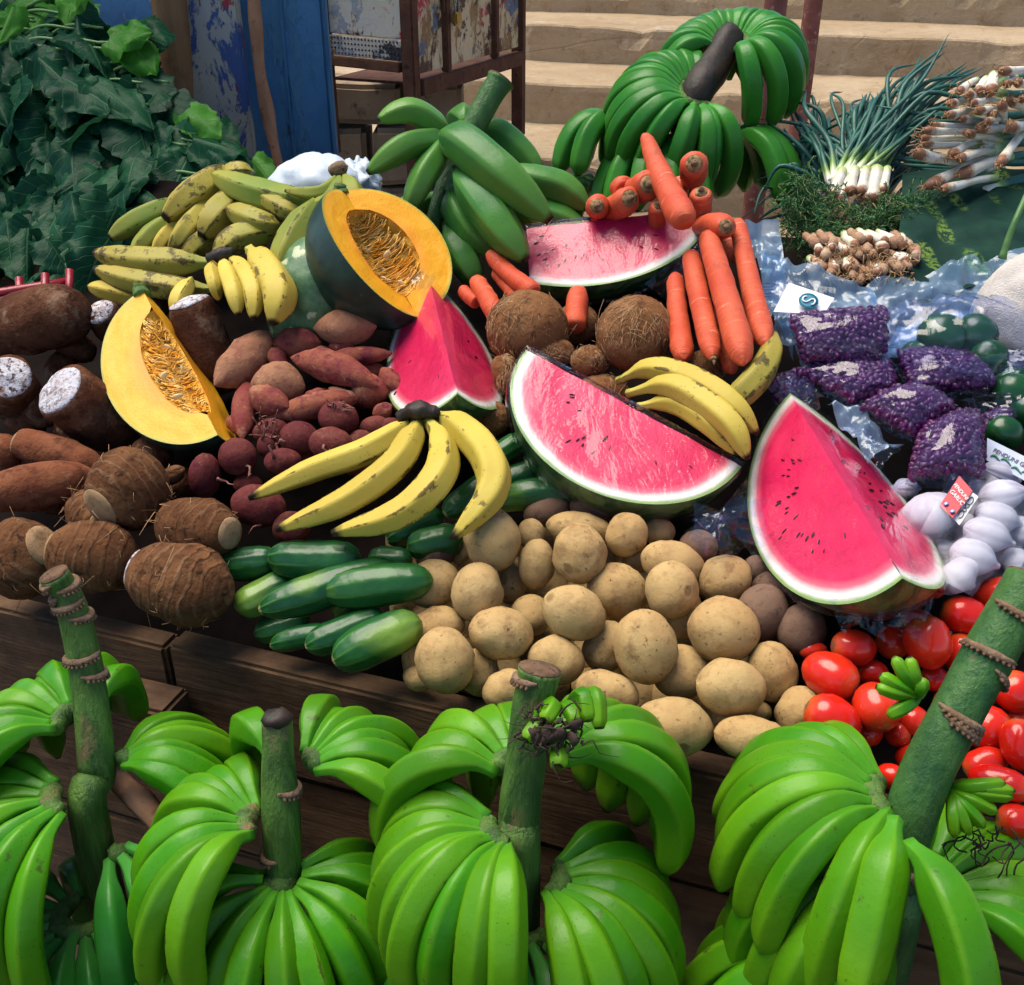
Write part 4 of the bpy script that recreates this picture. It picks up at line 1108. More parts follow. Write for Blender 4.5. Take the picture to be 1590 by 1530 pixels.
for (x, y, rx, ry, a, l) in POT:
    px, py = zd(x, y)
    if ry > rx: rx, ry, a = ry, rx, a + 90
    o = blob('potato', px, py, rx / 2.271, ry / 2.271, a, l, M['potato'], amp=.11, freq=1.4, nr=20, ns=24, base=.01, tilt=random.uniform(-.2, .2), flat=1.0)
    big = 'large' if rx > 112 else 'small' if rx < 75 else 'medium'
    shp = 'oval' if rx / ry > 1.22 else 'round'
    items.append((o, px, py, f'{big} {shp} pale'))
label_rows(items, 'potato', 'potato', 'pale potatoes heaped behind the plank', [(865, 'top row'), (925, 'second row'), (1000, 'third row'), (1060, 'fourth row'), (1300, 'bottom row')], 'of the pale heap')
for (x, y, rx, ry, a, l) in PDK:
    px, py = zd(x, y)
    if ry > rx: rx, ry, a = ry, rx, a + 90
    o = blob('potato', px, py, rx / 2.271, ry / 2.271, a, l, M['potato_dark'], amp=.06, freq=1.2, nr=18, ns=20, base=.01)
    dark.append((o, px, py, 'dark brown'))
label_rows(dark, 'potato', 'potato', 'dark potatoes at the edge of the pale heap', [(800, 'pair above the pale heap'), (870, 'middle row of dark ones'), (1300, 'group by the right melon wedge')], '')
for o, *_ in dark: o['label'] = o['label'].strip()
# hidden second layer that closes the gaps in the heap
fill = []
for i in range(8):
    for j in range(5):
        px, py = 650 + i * 68 + random.uniform(-12, 12), 838 + j * 48 + i * 9 + random.uniform(-8, 8)
        if py > 1120 + (px - 795) * .24 - 30: continue
        o = blob('potato', px, py, 46, 36, random.uniform(0, 180), -2.0, M['potato'], amp=.07, freq=1.3, nr=12, ns=14, base=.0)
        fill.append((o, px, py, 'half hidden pale'))
label_rows(fill, 'potato', 'potato', 'pale potatoes heaped behind the plank', [(875, 'gaps of the top row'), (935, 'gaps of the second row'), (985, 'gaps of the third row'), (1040, 'gaps of the fourth row'), (1300, 'gaps of the bottom row')], 'of potatoes')
# ------------------------------------------------------------------ tomatoes
ze = lambda x, y: (1050 + x / 2.354, 880 + y / 2.354)
TOM = [(562,398,110,86,25,1.6),(650,297,85,68,8,1.4),(572,558,108,85,28,1.8),(730,512,95,85,80,1.8),(920,278,100,85,80,1.8),(1055,180,88,72,20,1.4),(1165,100,88,60,-20,1.2),(1255,130,80,58,90,1.6),(1040,320,78,62,90,.6),(790,275,66,60,90,.4),(720,385,56,46,10,.5),(1240,460,80,75,60,1.4),(1135,590,88,84,10,1.0),(1255,650,95,70,90,1.8),(1130,720,84,60,-20,.8),(1180,790,112,62,12,1.5),(1245,930,72,62,10,1.2),(500,640,76,44,10,1.6),(860,560,60,56,0,.6),(945,410,52,48,0,.2),(640,500,50,44,0,.1),(810,610,48,48,0,.3),(500,305,52,36,0,.3),(880,200,64,48,0,.3),(780,765,56,46,0,.6),(1262,560,46,44,0,.6),(700,610,58,48,0,.3),(1262,258,50,54,0,.6),(1180,330,60,56,0,.2),(1000,500,60,56,0,-.2),(860,700,60,56,0,-.2),(1010,640,60,56,0,-.2),(1080,860,60,56,0,.2),(960,250,50,44,0,-.3),(1160,450,56,52,0,-.2)]
TPR = [(0, 0), (.02, .25), (.06, .44), (.15, .70), (.30, .92), (.5, 1), (.7, .95), (.85, .78), (.94, .52), (.98, .30), (.992, .16), (1, 0)]
it = []
for k, (x, y, rx, ry, a, l) in enumerate(TOM):
    px, py = ze(x, y)
    if ry > rx: rx, ry, a = ry, rx, a + 90
    if k % 3: a += 180
    o = blob('tomato', px, py, rx / 2.354, ry / 2.354, a, l, M['tomato'], prof=TPR, amp=.05, freq=1.1, nr=20, ns=24, base=.02, tilt=-.85 if k % 3 == 0 else None)
    it.append((o, px, py, ('large ' if rx > 100 else '') + ('long' if rx / ry > 1.25 else 'round') + ' red'))
label_rows(it, 'tomato', 'tomato', 'tomatoes at the right end of the stall', [(970, 'back row'), (1035, 'second row'), (1090, 'third row'), (1145, 'fourth row'), (1400, 'front row')], 'of the tomato heap')
# ------------------------------------------------------------------ cucumbers
CUC = [(0, 0), (.015, .28), (.05, .55), (.13, .82), (.28, .97), (.5, 1), (.72, .97), (.87, .80), (.95, .55), (.985, .28), (1, .10)]
CU = [((430, 868), (338, 876), 27, 1.6, 'short dark cucumber with a stub, leftmost beside the taro'), ((560, 868), (417, 866), 33, 2.2, 'pale striped cucumber on top, just below the yellow plantains'), ((618, 880), (402, 948), 31, 2.0, 'longest dark cucumber slanting across the middle of the cucumbers'),
      ((455, 898), (365, 945), 30, 1.0, 'cucumber with a yellow patch under the longest one'), ((672, 900), (503, 920), 33, 2.3, 'fat dark cucumber with a pale end touching the potatoes'), ((640, 872), (572, 868), 22, .8, 'light green cucumber half hidden behind the fat dark one'),
      ((655, 965), (517, 1028), 36, 2.2, 'glossy cucumber resting on the plank nearest the potatoes'), ((600, 955), (474, 1005), 28, 1.2, 'cucumber left of the one resting on the plank'), ((530, 985), (419, 1003), 19, .8, 'thin striped cucumber lowest against the plank'),
      ((762, 712), (814, 680), 19, 1.0, 'bright green cucumber end beside the curved plantain and melon slice'), ((900, 765), (770, 780), 25, .8, 'cucumber right of the curved plantain above the potatoes'), ((770, 740), (690, 800), 24, .3, 'dark cucumber in the shade under the plantain hand'),
      ((720, 835), (632, 850), 28, .8, 'cucumber seen end on below the plantain tips'), ((600, 905), (520, 960), 26, -.6, 'cucumber buried under the longest one'), ((480, 960), (395, 985), 24, -.6, 'cucumber buried at the left end by the plank'), ((860, 730), (760, 760), 24, -.4, 'dark cucumber behind the curved plantain under the melon slice'), ((690, 800), (600, 840), 24, -.6, 'cucumber deep under the plantain hand')]
for (a, b, r, l, lb) in CU:
    A, B = pile(*a, l * .02 + .012), pile(*b, l * .02 + .012)
    o = lathe('cucumber', A, B, scale_prof(CUC, r * dep(B) / F), M['cucumber'], amp=.04, freq=.8, nr=26, ns=22, bend=random.uniform(-.006, .006))
    tag(o, lb, 'cucumber', 'cucumbers piled at the front')
# ------------------------------------------------------------------ beets
z6 = lambda x, y: (320 + x / 2.943, 460 + y / 2.943)
BT = [(145,735,88,88,1.4,'round beet with a thin tail left of the plantain hand'),(605,560,95,82,1.6,'big round beet with rootlets in the middle of the beets'),(570,675,105,78,1.8,'smooth oval beet touching the yellow plantains'),(425,650,95,80,1.4,'rough scarred beet in the middle of the beets'),(295,620,88,62,1.0,'purplish flat beet topped with red rootlets'),(285,685,52,58,1.1,'small round beet below the rootlets'),(350,755,86,62,1.4,'low wide beet against the upper plantain tip'),(-5,820,64,104,1.2,'tall egg shaped beet beside the ringed taro'),(700,655,62,44,.9,'small beet under the plantain stalk'),(770,600,72,54,.8,'beet just left of the plantain crown'),(240,960,130,98,1.0,'large rusty brown beet under the upper plantain tip'),(390,1060,88,80,.3,'dark beet in the gap below the plantain tips'),(190,860,66,50,.2,'beet deep in shade beside the round tailed one'),(835,600,60,46,.7,'beet half hidden by the plantain crown'),(540,455,60,36,.9,'flat beet at the back against the sweet potatoes'),(480,760,80,60,.1,'beet buried under the yellow plantains'),(690,760,80,60,-.2,'beet hidden below the plantain stalk')]
for (x, y, rx, ry, l, lb) in BT:
    px, py = z6(x, y)
    o = blob('beet', px, py, rx / 2.943, ry / 2.943, random.uniform(-15, 15), l, M['beet'], amp=.07, freq=1.4, nr=18, ns=20, base=.012)
    tag(o, lb, 'beet', 'beets heaped beside the sweet potatoes')
    c = Vector(o.location)
    r = ry / 2.943 * dep(c) / F
    if l > .8:
        d = (RT * random.uniform(-1, 1) - FW * .6 + UP * random.uniform(-.6, .3)).normalized()
        Q = [c + d * r * .9]
        for s in range(4): Q.append(Q[-1] + (d * .5 + Vector((random.gauss(0, .5), random.gauss(0, .5), random.gauss(-.3, .5)))) * .006)
        tube('tail_root', Q, [(0, .0022), (1, .0006)], M['hair_root'], o, ns=5, n=10)
        if 'rootlets' in lb:
            for j in range(10):
                Q = [c + (UP * .6 - FW * .6).normalized() * r * .92 + Vector((random.gauss(0, .006), 0, 0))]
                for s in range(3): Q.append(Q[-1] + Vector((random.gauss(0, .006), random.gauss(-.002, .003), random.gauss(.003, .006))))
                tube('rootlet', Q, [(0, .001), (1, .0004)], M['hair_root'], o, ns=4, n=8)
# ------------------------------------------------------------------ sweet potatoes
SPR = [(0, .05), (.04, .22), (.12, .48), (.25, .80), (.42, 1), (.6, .98), (.76, .82), (.88, .55), (.96, .26), (1, .06)]
SW = [((40,410),(290,165),105,1.8,'sweet_potato_dusty','dusty sweet potato upright against the cut yam'),((290,225),(530,215),82,1.2,'sweet_potato','plum red sweet potato below the small plantain hand'),((490,150),(780,135),98,1.8,'sweet_potato_dusty','biggest brown sweet potato on top below the speckled pumpkin'),((425,270),(570,245),48,.9,'sweet_potato_dusty','little brown sweet potato under the biggest one'),((385,280),(785,410),82,2.0,'sweet_potato','long spindle sweet potato with a pointed left end'),((530,285),(850,262),48,1.2,'sweet_potato','thin red sweet potato just above the spindle one'),((205,400),(450,420),112,1.6,'sweet_potato_dusty','rounded sweet potato in the middle of the group'),((195,430),(375,510),76,2.0,'sweet_potato','pinkish sweet potato stub in front of the rounded one'),((190,385),(165,650),68,1.0,'sweet_potato','upright magenta sweet potato beside the pumpkin wedge'),((280,560),(720,455),66,1.4,'sweet_potato','long red sweet potato lying just above the beets'),((650,480),(840,420),84,1.0,'sweet_potato','dark sweet potato against the watermelon quarter'),((500,480),(730,470),52,.8,'sweet_potato','sweet potato squeezed between the long red one and the spindle one'),((560,330),(830,340),60,.2,'sweet_potato','sweet potato in shade behind the spindle one'),((300,300),(420,560),70,-.4,'sweet_potato','sweet potato hidden under the rounded one'),
 ((560,230),(680,215),44,1.2,'sweet_potato','small red sweet potato just under the biggest brown one'),((800,330),(880,420),50,1.3,'sweet_potato','small sweet potato touching the left edge of the watermelon quarter'),
 ((440,470),(540,430),44,1.8,'sweet_potato','small pinkish sweet potato between the rounded one and the spindle one'),((280,250),(360,330),48,1.2,'sweet_potato','small sweet potato right of the dusty upright one'),
 ((560,420),(680,455),40,1.7,'sweet_potato_dusty','small dusty sweet potato under the middle of the spindle one'),((760,540),(850,500),46,1.3,'sweet_potato','small sweet potato above the plantain crown'),((100,560),(180,640),46,.6,'sweet_potato','small sweet potato by the lower tip of the pumpkin wedge')]
for (a, b, r, l, mt, lb) in SW:
    A, B = pile(*z6(*a), l * .022 + .01), pile(*z6(*b), l * .022 + .01)
    m_ = (A + B) / 2
    o = lathe('sweet_potato', A, B, scale_prof(SPR, r * .93 / 2.943 * dep(m_) / F), M[mt], amp=.12, freq=1.2, nr=24, ns=22, bend=random.uniform(-.006, .006))
    tag(o, lb, 'sweet potato', 'sweet potatoes heaped left of the watermelon')
# ------------------------------------------------------------------ taro corms
zc = lambda x, y: (x / 3.1875, 680 + y / 3.1875)
TPF = [(0, .52), (.02, .58), (.06, .66), (.16, .84), (.32, .97), (.5, 1), (.68, .94), (.82, .76), (.92, .50), (.98, .24), (1, .1)]
TA = [((520,345),(790,150),190,2.0,'round taro corm with a cut base and a pale scar, on top of the corms'),((1150,470),(790,420),140,1.6,'ringed taro corm with its cut end facing right'),((290,560),(690,620),160,1.2,'shaggy taro corm behind the knotted banana stalk'),((700,650),(1150,800),180,1.6,'largest taro corm with a white cut end, beside the cucumbers'),((190,560),(20,640),185,1.2,'taro corm at the left edge on the plank'),((520,420),(390,330),105,.2,'dark taro corm in the gap under the round one')]
for (a, b, r, l, lb) in TA:
    A, B = pile(*zc(*a), l * .025 + .03), pile(*zc(*b), l * .025 + .02)
    A = A - FW * .012
    rr = r * 1.12 / 3.1875 * dep(A) / F
    m_ = (A + B) / 2
    ax = (B - A)
    if ax.length < rr * 1.5: ax = ax.normalized() * rr * 1.7
    o = lathe('taro', m_ - ax / 2, m_ + ax / 2, scale_prof(TPF, rr), M['taro'], amp=.10, freq=1.5, nr=30, ns=28, rings=.0)
    tag(o, lb, 'taro', 'taro corms along the plank')
    V, f, T = ell_data(m_ - ax / 2 - ax.normalized() * .0008, ax, .004, rr * .54, 18, 6)
    mesh_obj('cut_face', V, f, M['yam_cut' if 'white' in lb else 'taro_cut'], o)
    ac = Acc()
    for i in range(26):
        d = Vector((random.gauss(0, 1), random.gauss(0, 1), random.gauss(0, 1))).normalized()
        ql = ax.normalized()
        t_ = random.uniform(-.42, .42)
        e = (d - ql * d.dot(ql)).normalized()
        p = m_ + ql * ax.length * t_ + e * rr * math.sqrt(max(.05, 1 - (2 * t_) ** 2)) * .98
        q = [p, p + e * .003 + Vector((random.gauss(0, .004), random.gauss(0, .004), random.gauss(0, .004))), p + e * .004 + Vector((random.gauss(0, .010), random.gauss(0, .010), random.gauss(0, .010)))]
        ac.tube(q, lambda t: .00035, ns=3, n=5)
    fo = ac.build('root_hairs', M['fibre'], o)
    fo['kind'] = 'stuff'
p = zc(855, 185)
o = blob('taro', *p, 14, 20, 60, 1.2, M['taro'], amp=.15, base=.02)
tag(o, 'small taro cormel beside the round corm with the pale scar', 'taro', 'taro corms along the plank')
# ------------------------------------------------------------------ yams and cassava
z5 = lambda x, y: (x / 3.457, 420 + y / 3.457)
YAM = [  # cut-face centre, far end, radius, layer, bark, cut at start, label
 ((430,215),(-40,330),150,2.4,'yam_bark',None,'thick dark yam chunk at the left edge below the red crate'),
 ((75,580),(-60,690),118,2.2,'yam_bark','yam_cut','white cut yam end facing out at the left edge'),
 ((350,650),(720,930),150,2.0,'yam_bark','yam_cut','yam with a crusty white cut end under the pumpkin wedge'),
 ((1035,185),(1290,520),112,1.6,'yam_bark','yam_cut','yam standing with a pale cut top between plantains and sweet potatoes'),
 ((560,235),(640,380),82,1.0,'yam_bark','yam_cut','small yam piece with a white end behind the pumpkin wedge'),
 ((240,640),(220,840),90,.4,'yam_bark',None,'dark purple yam piece wedged between the two white ends'),
 ((440,330),(360,480),100,.2,'yam_bark',None,'yam piece in shade behind the thick dark chunk'),
 ((60,960),(-60,1010),100,1.0,'cassava',None,'round brown root at the left edge above the long cassava'),
 ((110,930),(560,1060),85,.8,'cassava','taro_cut','cassava with a frayed cut end lying behind the long reddish one'),
 ((-140,1230),(510,1090),112,1.8,'cassava',None,'long reddish brown cassava lying at the left edge'),
 ((420,1310),(520,1420),100,.2,'yam_bark',None,'dark root in the gap left of the round taro'),
 ((160,1180),(420,1240),90,-.5,'yam_bark',None,'yam hidden below the long reddish cassava'),
 ((700,960),(930,1010),80,-.2,'yam_bark',None,'dark root under the lower end of the pumpkin wedge'),
 ((160,760),(120,900),90,-.4,'yam_bark',None,'dark root below the white cut yam at the left edge'),
 ((480,900),(330,830),90,-.6,'yam_bark',None,'dark root below the crusty white yam'),
 ((850,230),(760,120),80,-.2,'yam_bark',None,'dark root behind the pumpkin wedge top'),
 ((900,1080),(1020,1200),80,-.6,'yam_bark',None,'dark root between the round taro and the beets'),
 ((240,520),(420,560),90,-.6,'yam_bark',None,'dark root behind the two white yam ends')]
for k, (a, b, r, l, bark, cut, lb) in enumerate(YAM):
    A, B = pile(*z5(*a), l * .025 + .02), pile(*z5(*b), l * .022)
    rr = r * 1.15 / 3.457 * dep(A) / F
    if cut and cut == 'yam_cut':
        A = A - FW * .015
        side = (B - A).normalized()
        B = A + (side * .55 + FW * (.8 if k != 3 else .25) - Z3 * (.15 if k != 3 else .75)).normalized() * max(.11, (B - A).length)
        pr = [(0, .86), (.02, .93), (.06, .98), (.3, 1.02), (.7, 1.0), (.9, .8), (1, .4)]
    elif cut:
        pr = [(0, .80), (.03, .86), (.2, 1), (.6, 1), (.85, .75), (1, .3)]
    elif k == 0:
        pr = [(0, .62), (.03, .72), (.1, .86), (.3, 1.05), (.6, 1.0), (.85, .9), (1, .7)]
    else:
        pr = [(0, .1), (.03, .35), (.1, .62), (.22, .86), (.45, 1), (.7, .95), (.88, .66), (.97, .32), (1, .1)]
    o = lathe('yam' if bark == 'yam_bark' else 'cassava', A, B, scale_prof(pr, rr), M[bark], amp=.10, freq=1.3, nr=26, ns=26)
    tag(o, lb, 'yam' if bark == 'yam_bark' else 'cassava', 'yams and cassava at the left')
    if cut:
        ax = (A - B).normalized()
        V, f, T = ell_data((0, 0, 0), (0, 0, 1), .006, rr * pr[0][1] * 1.01, 22, 9)
        R_ = frame(ax)
        V = [A + Vector(R_ @ np.array(v)) + ax * (.003 * nz(v, 60, k)) for v in V]
        mesh_obj('cut_face', V, f, M[cut], o)
# ------------------------------------------------------------------ coconuts
CO = [(560,540,165,148,1.6,'pale fibrous coconut left of the wrapped magenta watermelon'),(990,560,156,150,1.7,'dark brown coconut under the wrapped magenta watermelon'),(810,670,78,62,.8,'coconut partly hidden between the two big ones'),(478,730,50,90,.8,'hairy coconut squeezed beside the watermelon quarter'),(1230,705,125,66,1.0,'reddish coconut above the yellow plantains'),(650,640,100,58,1.0,'tufted coconut just below the pale fibrous one'),(430,900,62,70,.6,'coconut hidden behind the plantain hand'),(860,800,110,80,-.5,'coconut hidden under the pink watermelon slice'),(760,520,90,80,-.4,'coconut in deep shade between the big ones')]
for (x, y, rx, ry, l, lb) in CO:
    px, py = 600 + x / 2.565, 300 + y / 2.565
    o = blob('coconut', px, py, rx / 2.565, ry / 2.565, random.uniform(-30, 30), l, M['coconut'], amp=.06, freq=1.2, nr=22, ns=26, base=.012, lobes=3, lobe=.05)
    tag(o, lb, 'coconut', 'coconuts in the middle of the stall')
    c = Vector(o.location)
    r = ry / 2.565 * dep(c) / F
    ac = Acc()
    pole = (UP * .7 - FW * .7 + RT * random.uniform(-.5, .5)).normalized()
    for i in range(600 if l > .7 else 150):
        d = Vector((random.gauss(0, 1), random.gauss(0, 1), random.gauss(0, 1))).normalized()
        tg = (pole - d * d.dot(pole)).normalized()
        wob = Vector((random.gauss(0, .35), random.gauss(0, .35), random.gauss(0, .35)))
        ln = random.uniform(.25, .7)
        Q = []
        for s in range(5):
            dd_ = (d + (tg + wob * (s / 4)) * ln * (s / 4)).normalized()
            lift = .985 + (.05 if i % 5 == 0 else .012) * (s / 4) ** 2 + (.2 * (s / 4) ** 2 if i % 37 == 0 else 0)
            fx = rx / ry
            Q.append(c + Vector((dd_.x * fx, dd_.y, dd_.z)) * r * lift)
        ac.tube(Q, lambda t: .00032, ns=3)
    ac.build('fibres', M['fibre'], o)['kind'] = 'stuff'
# ------------------------------------------------------------------ carrots (crown first, then tip)
CA = [((926,323),(940,300),19,19,.09,'crown','carrot seen crown on, leftmost above the magenta watermelon'),((976,312),(935,290),22,18,.10,'crown','carrot crown second from left above the magenta watermelon'),((1006,290),(984,262),24,20,.11,'crown','carrot crown just left of the carrot pointing up'),((1076,258),(1092,236),23,20,.12,'crown','highest carrot crown, right of the carrot pointing up'),((1086,302),(1104,330),18,16,.10,'crown','small carrot crown below the highest one'),((1022,322),(1030,340),15,14,.09,'crown','dark small carrot crown behind the magenta watermelon'),((1064,345),(1001,208),26,17,.13,None,'big carrot pointing up towards the green bananas'),((1124,356),(1100,320),20,18,.11,'crown','carrot crown at the right tip of the magenta watermelon'),
      ((1048,430),(1062,560),16,20,.07,None,'carrot leftmost of the row hanging by the dark coconut'),((1072,395),(1108,558),17,19,.085,'tip','carrot second in the hanging row, with a green stub at its end'),((1098,365),(1156,566),19,24,.10,None,'thickest carrot in the hanging row'),((1146,345),(1190,540),15,20,.09,None,'rightmost carrot next to the blue plastic bag'),((1116,440),(1136,580),14,17,.05,None,'carrot behind the thickest one, tip in shade'),
      ((830,455),(758,392),18,15,.06,None,'carrot slanting in from the left of the magenta watermelon'),((772,492),(737,432),18,16,.05,None,'upright carrot beside the pale coconut'),((805,465),(768,420),14,13,.04,None,'thin carrot between the two left ones'),((742,470),(716,448),13,12,.04,None,'small carrot at far left with dry threads'),((892,510),(898,450),20,20,.03,None,'carrot in shade under the magenta watermelon'),((970,300),(958,288),20,18,.07,None,'carrot behind the crowns on the left'),((1040,310),(1060,280),20,18,.06,None,'carrot hidden behind the carrot pointing up'),((1150,400),(1120,370),16,15,.06,None,'carrot tucked behind the hanging row')]
for (a, b, ra, rb, h, crown, lb) in CA:
    A, B = pile(*a, h), pile(*b, h)
    if crown == 'crown':
        B = B + FW * .07 + Vector((0, 0, -.01))
        A = A - FW * .01
    da = dep(A) / F * (.9 if crown != 'crown' else 1)
    pr = [(0, .62 * ra * da), (.02, .82 * ra * da), (.06, .96 * ra * da), (.14, 1.0 * ra * da), (.55, (.5 * ra + .5 * rb) * da), (.85, rb * da * .95), (.93, rb * da * .78), (.97, rb * da * .52), (1, rb * da * .12)]
    o = lathe('carrot', A, B, pr, M['carrot'], amp=.09, freq=1.6, nr=28, ns=20, bend=random.uniform(-.007, .007))
    tag(o, lb, 'carrot', 'carrots stacked behind the watermelons')
    if crown:
        e, ax, r0 = (A, A - B, ra) if crown == 'crown' else (B, B - A, rb * .5)
        ax = ax.normalized()
        for rr, off, mt in ((.60, .0, 'carrot_crown'), (.27, .003, 'scar')):
            V, f, T = ell_data(Vector(e) + ax * off, ax, .003 + off * .8, r0 * da * rr, 14, 6)
            mesh_obj('crown_scar' if rr > .5 else 'leaf_stub', [Vector(v) + Vector((nz(v, 200, 1), nz(v, 200, 2), nz(v, 200, 3))) * .0012 for v in V], f, M[mt], o)
# ------------------------------------------------------------------ melon and pumpkin wedges
def wedge(kind, label, cat, C, a, n, L, R_, dih, t0=-1.0, cav=None, flesh='melon_flesh', rind='melon_rind', seeds=22, wrap=True, far_cut=False):
    C, a, n = Vector(C), Vector(a).normalized(), Vector(n).normalized()
    n = (n - a * n.dot(a)).normalized()
    s = a.cross(n)
    th0 = math.asin(max(-1, t0))
    nt, nr = 40, 20
    ts = [math.sin(th0 + (math.pi / 2 - th0) * i / (nt - 1)) for i in range(nt)]
    pf = lambda t: math.sqrt(max(0, 1 - t * t))
    root = empty(kind, C - Vector((0, 0, R_)))
    tag(root, label, cat)
    dr = lambda ph: (-n * math.cos(ph) + s * math.sin(ph))
    def rmin(t):
        if not cav: return 0.0
        cl, crr = cav
        return crr * math.sqrt(max(0, 1 - (t / cl) ** 2)) if abs(t) < cl else 0.0
    sd_ = random.random() * 30
    for sg in (1, -1):
        u = dr(sg * dih / 2)
        fn = a.cross(u) * -sg
        V, T = [], []
        for t in ts:
            p = pf(t)
            r0 = min(rmin(t), p)
            for j in range(nr):
                q = r0 + (p - r0) * j / (nr - 1)
                e = math.sqrt(t * t + q * q)
                w = nz((t * 3, q * 3, sg), 1.3, sd_) * .0016 + nz((t * 3, q * 3, sg), 4, sd_) * .0006
                V.append(C + a * (L * t) + u * (R_ * q) + fn * w * (1 if e < .97 else 0))
                T.append(e if abs(t) < .999 else 1.0)
        mesh_obj('flesh', V, grid_faces(nt, nr), M[flesh], root, attrs={'t': T})
    # rind
    np_ = 28
    V, T = [], []
    for t in ts:
        for j in range(np_):
            ph = -dih / 2 + dih * j / (np_ - 1)
            k = 1 + (.012 * math.cos(ph * 9) if cav else 0)
            V.append(C + a * (L * t) + dr(ph) * (R_ * pf(t) * k))
            T.append(1)
    mesh_obj('rind', V, grid_faces(nt, np_), M[rind], root, attrs={'t': T})
    if t0 > -.99:                                     # straight cross cut at one end
        V, T = [], []
        for j in range(np_):
            ph = -dih / 2 + dih * j / (np_ - 1)
            for i in range(10):
                q = pf(t0) * i / 9
                V.append(C + a * (L * t0) + dr(ph) * (R_ * q)); T.append(math.sqrt(q * q + (t0 * .6) ** 2))
        mesh_obj('flesh', V, grid_faces(np_, 10), M[flesh], root, attrs={'t': T})
    if cav:
        cl, crr = cav
        V = []
        nc = 44
        tc = [-cl + 2 * cl * i / (nc - 1) for i in range(nc)]
        for t in tc:
            for j in range(nc):
                ph = (-dih / 2 + dih * j / (nc - 1))
                q = crr * math.sqrt(max(0, 1 - (t / cl) ** 2)) + .004
                k = (1 + .26 * nz((t * 5, ph * 2.5, 0), 2.2, sd_) * math.sin(math.pi * j / (nc - 1)) ** .5) * (1 - .30 * math.cos(ph / dih * math.pi) ** 2)
                V.append(C + a * (L * t) + dr(ph) * (R_ * q * k))
        mesh_obj('pulp', V, grid_faces(nc, nc), M['pumpkin_pulp'], root)
        ac = Acc()
        for i in range(380):
            sg = random.choice((1, -1))
            t = random.uniform(-cl * .93, cl * .93)
            q = crr * math.sqrt(max(0, 1 - (t / cl) ** 2))
            p0, p1 = dih / 2 * random.uniform(.55, .99), dih / 2 * random.uniform(-.1, .5)
            dtt = .05 + random.gauss(0, .035)
            depth_ = random.uniform(.78, 1.02)
            wv = random.gauss(0, .02)
            Q = []
            for k in range(6):
                w = k / 5
                pp = sg * (p0 + (p1 - p0) * w)
                fill_ = 1 - .34 * math.cos(pp / dih * math.pi) ** 2
                Q.append(C + a * (L * (t + dtt * w + wv * math.sin(w * 5))) + dr(pp) * (R_ * q * fill_ * depth_))
            ac.tube(Q, lambda t: .0008 * (1.15 - .7 * t), ns=4)
        ac.build('pulp_strings', M['pumpkin_string'], root)['kind'] = 'stuff'
        for i in range(9):
            t, ph = random.uniform(-cl * .7, cl * .7), random.uniform(-dih * .4, dih * .4)
            q = crr * math.sqrt(max(0, 1 - (t / cl) ** 2)) * random.uniform(.58, .75)
            V, f, T = ell_data(C + a * (L * t) + dr(ph) * (R_ * q), Vector((random.gauss(0, 1), random.gauss(0, 1), random.gauss(0, 1))), .0065, .0038, 8, 6, .4)
            mesh_obj('seed', V, f, M['pumpkin_seed'], root)
        V, f, T = tube_data([C - a * (L * .97) + dr(0) * (R_ * .08), C - a * (L * 1.06) + dr(0) * (R_ * .06), C - a * (L * 1.10) + dr(0) * (R_ * .0)], [(0, .012), (.6, .009), (1, .008)], ns=8, n=8, amp=.2)
        mesh_obj('stem_stub', V, f, M['stalk'], root)
    else:
        ac = Acc()
        for sg in (1, -1):
            u = dr(sg * dih / 2)
            fn = a.cross(u) * -sg
            for i in range(seeds):
                th = random.uniform(-1.25, 1.25)
                e = random.gauss(.58, .10)
                t, q = e * math.sin(th), e * math.cos(th)
                if t < t0 + .04: continue
                dq = (a * math.sin(th) * L + u * math.cos(th) * R_).normalized()
                ac.add(*ell_data(C + a * (L * t) + u * (R_ * q) + fn * .0006, dq, random.uniform(.0022, .0040), random.uniform(.0010, .0017), 7, 6, .5, fn))
        ac.build('seeds', M['melon_seed'], root)['kind'] = 'stuff'
    if wrap:
        # cling film pulled tight over the cut faces and under the rind
        V, UVs = [], []
        m = 60
        loop = []
        for j in range(14): loop.append(('f', 1, j / 13))
        for j in range(1, 32): loop.append(('r', dih / 2 - dih * j / 31, 1))
        for j in range(1, 13): loop.append(('f', -1, 1 - j / 13))
        rows = []
        for i in range(m):
            th = th0 + (math.pi / 2 - th0) * i / (m - 1)
            t = math.sin(th)
            p = max(pf(t), .06)
            row = []
            for (kd, x, q) in loop:
                if kd == 'f':
                    u = dr(x * dih / 2); fn = a.cross(u) * -x
                    P_ = C + a * (L * t * 1.01) + u * (R_ * p * q * 1.015) + fn * .0028 + n * (.002 + .002 * (1 - q))
                    nn = fn
                else:
                    d_ = dr(x)
                    P_ = C + a * (L * t * 1.02) + d_ * (R_ * p * 1.03)
                    nn = d_
                fold = abs(nz((t * 2.2 + q * 5 * (1 if kd == 'f' else .4), (x if kd == 'r' else q) * 1.4 + t * 3, 1.5), 2.6, sd_ + 3))
                amp = .0022 if kd == 'f' else .007
                row.append(P_ + nn * (fold * amp))
            rows.append(row)
        V = [p for r in rows for p in r]
        k = len(loop)
        mesh_obj('film', V, grid_faces(m, k, True), M['cling_film'], root)
    return root
wedge('watermelon_quarter', 'wrapped watermelon quarter standing upright between the sweet potatoes and coconuts', 'watermelon', (-0.0831,1.1936,1.0584), (0.1651,-0.9783,-0.1249), (0.0083,-0.1252,0.9921), .1484, .0988, 1.568, seeds=3)
